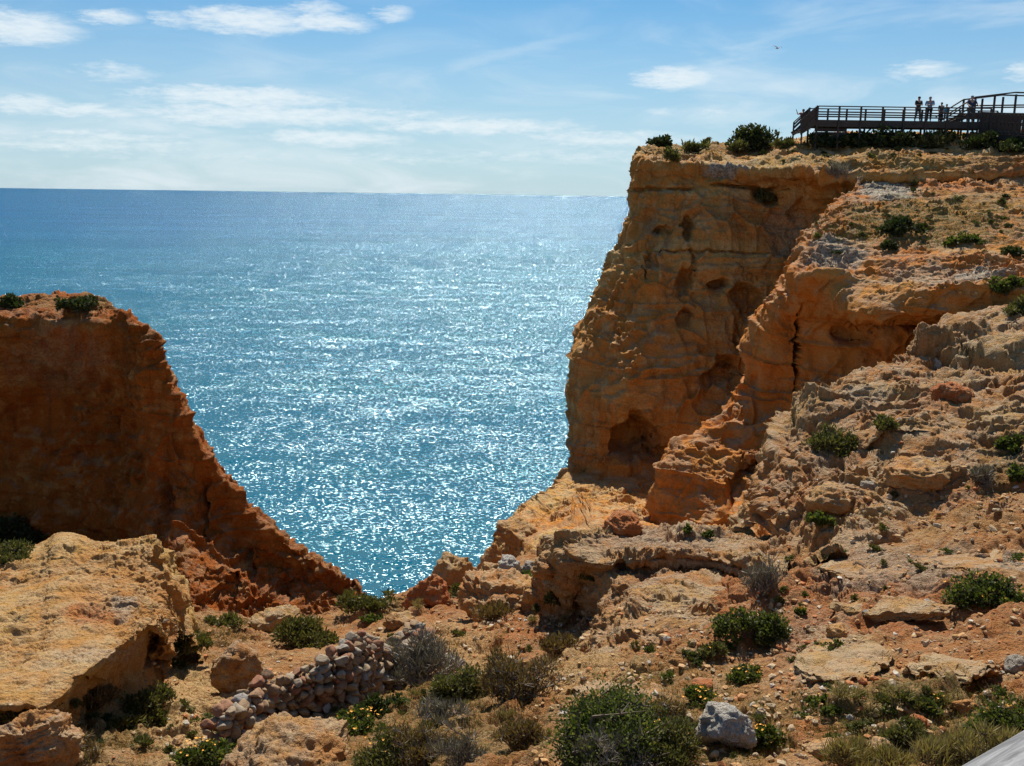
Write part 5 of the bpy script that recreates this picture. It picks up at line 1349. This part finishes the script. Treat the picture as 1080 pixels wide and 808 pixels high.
def person(loc, h, face, label, shirt, lower, hair, arms='down', hands=None, lean=0.0, legs=0.0, hat=None):
    k = h / 1.72 * 1.06
    e = empty('person', loc, face, (k * 1.1, k * 1.1, k)); tag(e, label, 'person')
    s_ = .19
    J = {'pel': (0, 0, .93), 'sp': (0, -lean * .3, 1.12), 'ch': (0, -lean * .8, 1.34), 'nk': (0, -lean, 1.47), 'hd': (0, -lean - .02, 1.58), 'tp': (0, -lean - .02, 1.67)}
    for sg, n in ((-1, 'l'), (1, 'r')):
        J['hip' + n] = (sg * .09, 0, .88); J['kn' + n] = (sg * .10, -.03 - legs * sg * .12, .48); J['an' + n] = (sg * .11, .02 - legs * sg * .22, .08); J['to' + n] = (sg * .12, -.15 - legs * sg * .22, .03)
        J['sh' + n] = (sg * s_, -lean * .9, 1.40)
        if arms == 'down': J['el' + n] = (sg * (s_ + .05), .03 - lean, 1.12); J['wr' + n] = (sg * (s_ + .04), -.08 - lean, .89)
        elif arms == 'rail': J['el' + n] = (sg * (s_ + .13), -.08 - lean, 1.17); J['wr' + n] = (sg * (s_ + .10), -.30 - lean, 1.06)
        elif arms == 'fold': J['el' + n] = (sg * (s_ + .07), -.02 - lean, 1.13); J['wr' + n] = (sg * .05, -.22 - lean, 1.14)
        elif arms == 'raise':
            if sg < 0: J['el' + n] = (sg * (s_ + .24), -.06, 1.30); J['wr' + n] = (sg * (s_ + .34), -.10, 1.52)
            else: J['el' + n] = (sg * (s_ + .05), .03, 1.12); J['wr' + n] = (sg * (s_ + .04), -.08, .89)
    order = list(J); ix = {a: i for i, a in enumerate(order)}
    rad = {'pel': (.14, .11), 'sp': (.125, .09), 'ch': (.15, .10), 'nk': .052, 'hd': (.078, .092), 'tp': (.06, .07)}
    for n in 'lr': rad.update({'hip' + n: .088, 'kn' + n: .057, 'an' + n: .038, 'to' + n: (.038, .028), 'sh' + n: .058, 'el' + n: .04, 'wr' + n: .028})
    E = [('pel', 'sp'), ('sp', 'ch'), ('ch', 'nk'), ('nk', 'hd'), ('hd', 'tp')]
    for n in 'lr': E += [('pel', 'hip' + n), ('hip' + n, 'kn' + n), ('kn' + n, 'an' + n), ('an' + n, 'to' + n), ('ch', 'sh' + n), ('sh' + n, 'el' + n), ('el' + n, 'wr' + n)]
    pts = [J[a] for a in order]; radii = [rad[a] for a in order]; edges = [(ix[a], ix[b]) for a, b in E]
    # hands: palm, four fingers and a thumb from each wrist
    for sg, n in ((-1, 'l'), (1, 'r')):
        w0 = Vector(J['wr' + n]); d = (w0 - Vector(J['el' + n])).normalized(); sd = Vector((0, 1, 0)) if abs(d.y) < .7 else Vector((sg, 0, 0))
        sd = (sd - d * sd.dot(d)).normalized(); b = len(pts)
        pts.append(tuple(w0 + d * .07)); radii.append((.03, .018)); edges.append((ix['wr' + n], b))
        for f_, ln in enumerate((.075, .085, .08, .062)):
            q0 = w0 + d * .09 + sd * (.026 - .0175 * f_); c = len(pts)
            pts.append(tuple(q0)); radii.append(.009); pts.append(tuple(q0 + d * ln * .6)); radii.append(.008); pts.append(tuple(q0 + d * ln * .9 + Vector((0, -.012, 0)))); radii.append(.007)
            edges += [(b, c), (c, c + 1), (c + 1, c + 2)]
        c = len(pts); q0 = w0 + d * .035 + sd * .03
        pts.append(tuple(q0)); radii.append(.012); pts.append(tuple(q0 + d * .04 + sd * .025)); radii.append(.009); edges += [(b, c), (c, c + 1)]
    skin_mesh('body', pts, edges, radii, SKIN, e, 2, 0)
    up = lambda r_, g: tuple(x + g for x in r_) if isinstance(r_, tuple) else r_ + g
    # shirt over trunk and upper arms
    mid = lambda a, b, t: tuple(Vector(J[a]).lerp(Vector(J[b]), t))
    P_ = [(0, 0, .90), J['sp'], J['ch'], mid('ch', 'nk', .62)]; R_ = [(.155, .125), (.145, .11), (.165, .118), (.075, .07)]
    E_ = [(0, 1), (1, 2), (2, 3)]
    for n in 'lr':
        c = len(P_); P_ += [J['sh' + n], mid('sh' + n, 'el' + n, .8)]; R_ += [.075, .058]; E_ += [(2, c), (c, c + 1)]
    skin_mesh('shirt', P_, E_, R_, shirt, e, 2, 1)
    P_ = [(0, 0, .97)]; R_ = [(.15, .12)]; E_ = []
    for n in 'lr':
        c = len(P_); P_ += [J['hip' + n], J['kn' + n], mid('kn' + n, 'an' + n, .85)]; R_ += [.103, .074, .056]; E_ += [(0, c), (c, c + 1), (c + 1, c + 2)]
    skin_mesh('trousers', P_, E_, R_, lower, e, 2, 0)
    V, Fq = ico(3); V = V.copy(); keep = V[:, 2] - .55 * V[:, 1] > -.25
    V = V * np.array([.088, .108, .105]) + np.array(J['hd']) + [0, .008, .035]
    Fk = Fq[keep[Fq].all(1)]
    mesh_from('hair', V, Fk, hair, True, e)
    # face: nose, ears, eyes and mouth
    hd = np.array(J['hd'])
    sph, fs = ico(2)
    mesh_from('nose', sph * [.012, .018, .02] + hd + [0, -.098, .0], fs, SKIN, True, e)
    for sg in (-1, 1):
        mesh_from('eye', sph * [.011, .007, .007] + hd + [sg * .03, -.084, .018], fs, M_eye, True, e)
        mesh_from('ear', sph * [.01, .018, .028] + hd + [sg * .08, 0, .0], fs, SKIN, True, e)
    mesh_from('mouth', sph * [.024, .007, .006] + hd + [0, -.082, -.04], fs, M_lip, True, e)
    if hat: mesh_from('cap', np.concatenate([V[keep] * 1.0]), Fk[:0] if False else remap(Fk, keep), hat, True, e)
    return e


M_eye = plain('eye_dark', (0.02, 0.015, 0.012, 1), .3); M_lip = plain('lips', (0.35, 0.12, 0.10, 1), .5)
C_black = plain('black_cloth', (0.018, 0.017, 0.02, 1)); C_navy = plain('navy_cloth', (0.03, 0.045, 0.10, 1)); C_blue = plain('pale_blue_cloth', (0.22, 0.33, 0.50, 1))
C_teal = plain('turquoise_cloth', (0.02, 0.30, 0.42, 1)); C_red = plain('dull_red_cloth', (0.22, 0.035, 0.04, 1)); C_grey = plain('dark_grey_cloth', (0.06, 0.06, 0.065, 1)); C_denim = plain('denim', (0.05, 0.075, 0.14, 1))
H_dark = plain('dark_hair', (0.025, 0.018, 0.013, 1)); H_grey = plain('grey_hair', (0.25, 0.24, 0.23, 1)); H_brown = plain('brown_hair', (0.08, 0.045, 0.025, 1))


def stand(px, y_): return (P(px, 120, y_)[0], y_, DZ + .002)


person(stand(968, 75.9), 1.74, .3, 'person in a black t-shirt, leftmost of the group on the boardwalk', C_black, C_grey, H_dark, 'fold', legs=.5)
person(stand(980, 76.1), 1.76, -.5, 'person in a pale blue shirt and dark trousers beside the one in black', C_blue, C_black, H_grey, 'fold', lean=.05, legs=.6)
person(stand(992.3, 76.3), 1.40, .2, 'shorter person in dark clothes between the pale blue shirt and the turquoise top', C_grey, C_black, H_dark, 'down', legs=.3)
person(stand(997.8, 75.8), 1.24, -.2, 'child in a turquoise top on the boardwalk', C_teal, C_denim, H_brown, 'down', legs=.2)
q = P(1022, 120, 76.4)
person((q[0], 76.2, DZ + .002), 1.88, 0.1, 'tall person in a navy shirt leaning on the handrail at the foot of the stairs', C_navy, C_grey, H_grey, 'rail', lean=.05, legs=.4)
person((P(847.5, 120, 78.4)[0], 78.5, P(847.5, 139.6, 78.4)[2] - .0), 1.66, .2, 'person in a dull red top raising one arm beyond the left end of the boardwalk', C_red, C_black, H_dark, 'raise')
person((P(854, 120, 78.8)[0], 78.9, P(854, 137.2, 78.8)[2]), 1.62, -.2, 'person in dark clothes beside the one raising an arm', C_black, C_denim, H_dark, 'down')

# ------------------------------------------------------------------ a gull far off in the sky
def gull():
    p = P(820, 51, 95)
    e = empty('gull', tuple(p), .5); tag(e, 'small white gull gliding in the sky above the headland', 'bird')
    skin_mesh('body', [(0, -.22, 0), (0, -.15, .01), (0, 0, 0), (0, .17, .0), (0, .26, .01)], [(0, 1), (1, 2), (2, 3), (3, 4)], [.015, .04, .07, .035, (.05, .008)], M_gull, e, 2, 2)
    for sg in (-1, 1):
        V, Fq = [], []
        for k in range(6):
            t = k / 5; x = sg * (.04 + .6 * t); z = .02 + .16 * math.sin(t * 2.4); c = .15 * (1 - t) ** .6 + .015; y = -.04 + .12 * t * t
            V += [(x, y - c * .5, z + .006), (x, y + c * .5, z + .004), (x, y, z + .018), (x, y, z - .006)]
        for k in range(5):
            a = 4 * k; b = a + 4
            Fq += [(a, b, b + 2, a + 2), (a + 2, b + 2, b + 1, a + 1), (a + 1, b + 1, b + 3, a + 3), (a + 3, b + 3, b, a)]
        mesh_from('wing', V, Fq, M_gull, True, e)


M_gull = plain('gull_feathers', (0.45, 0.45, 0.46, 1), .8, .2)
gull()
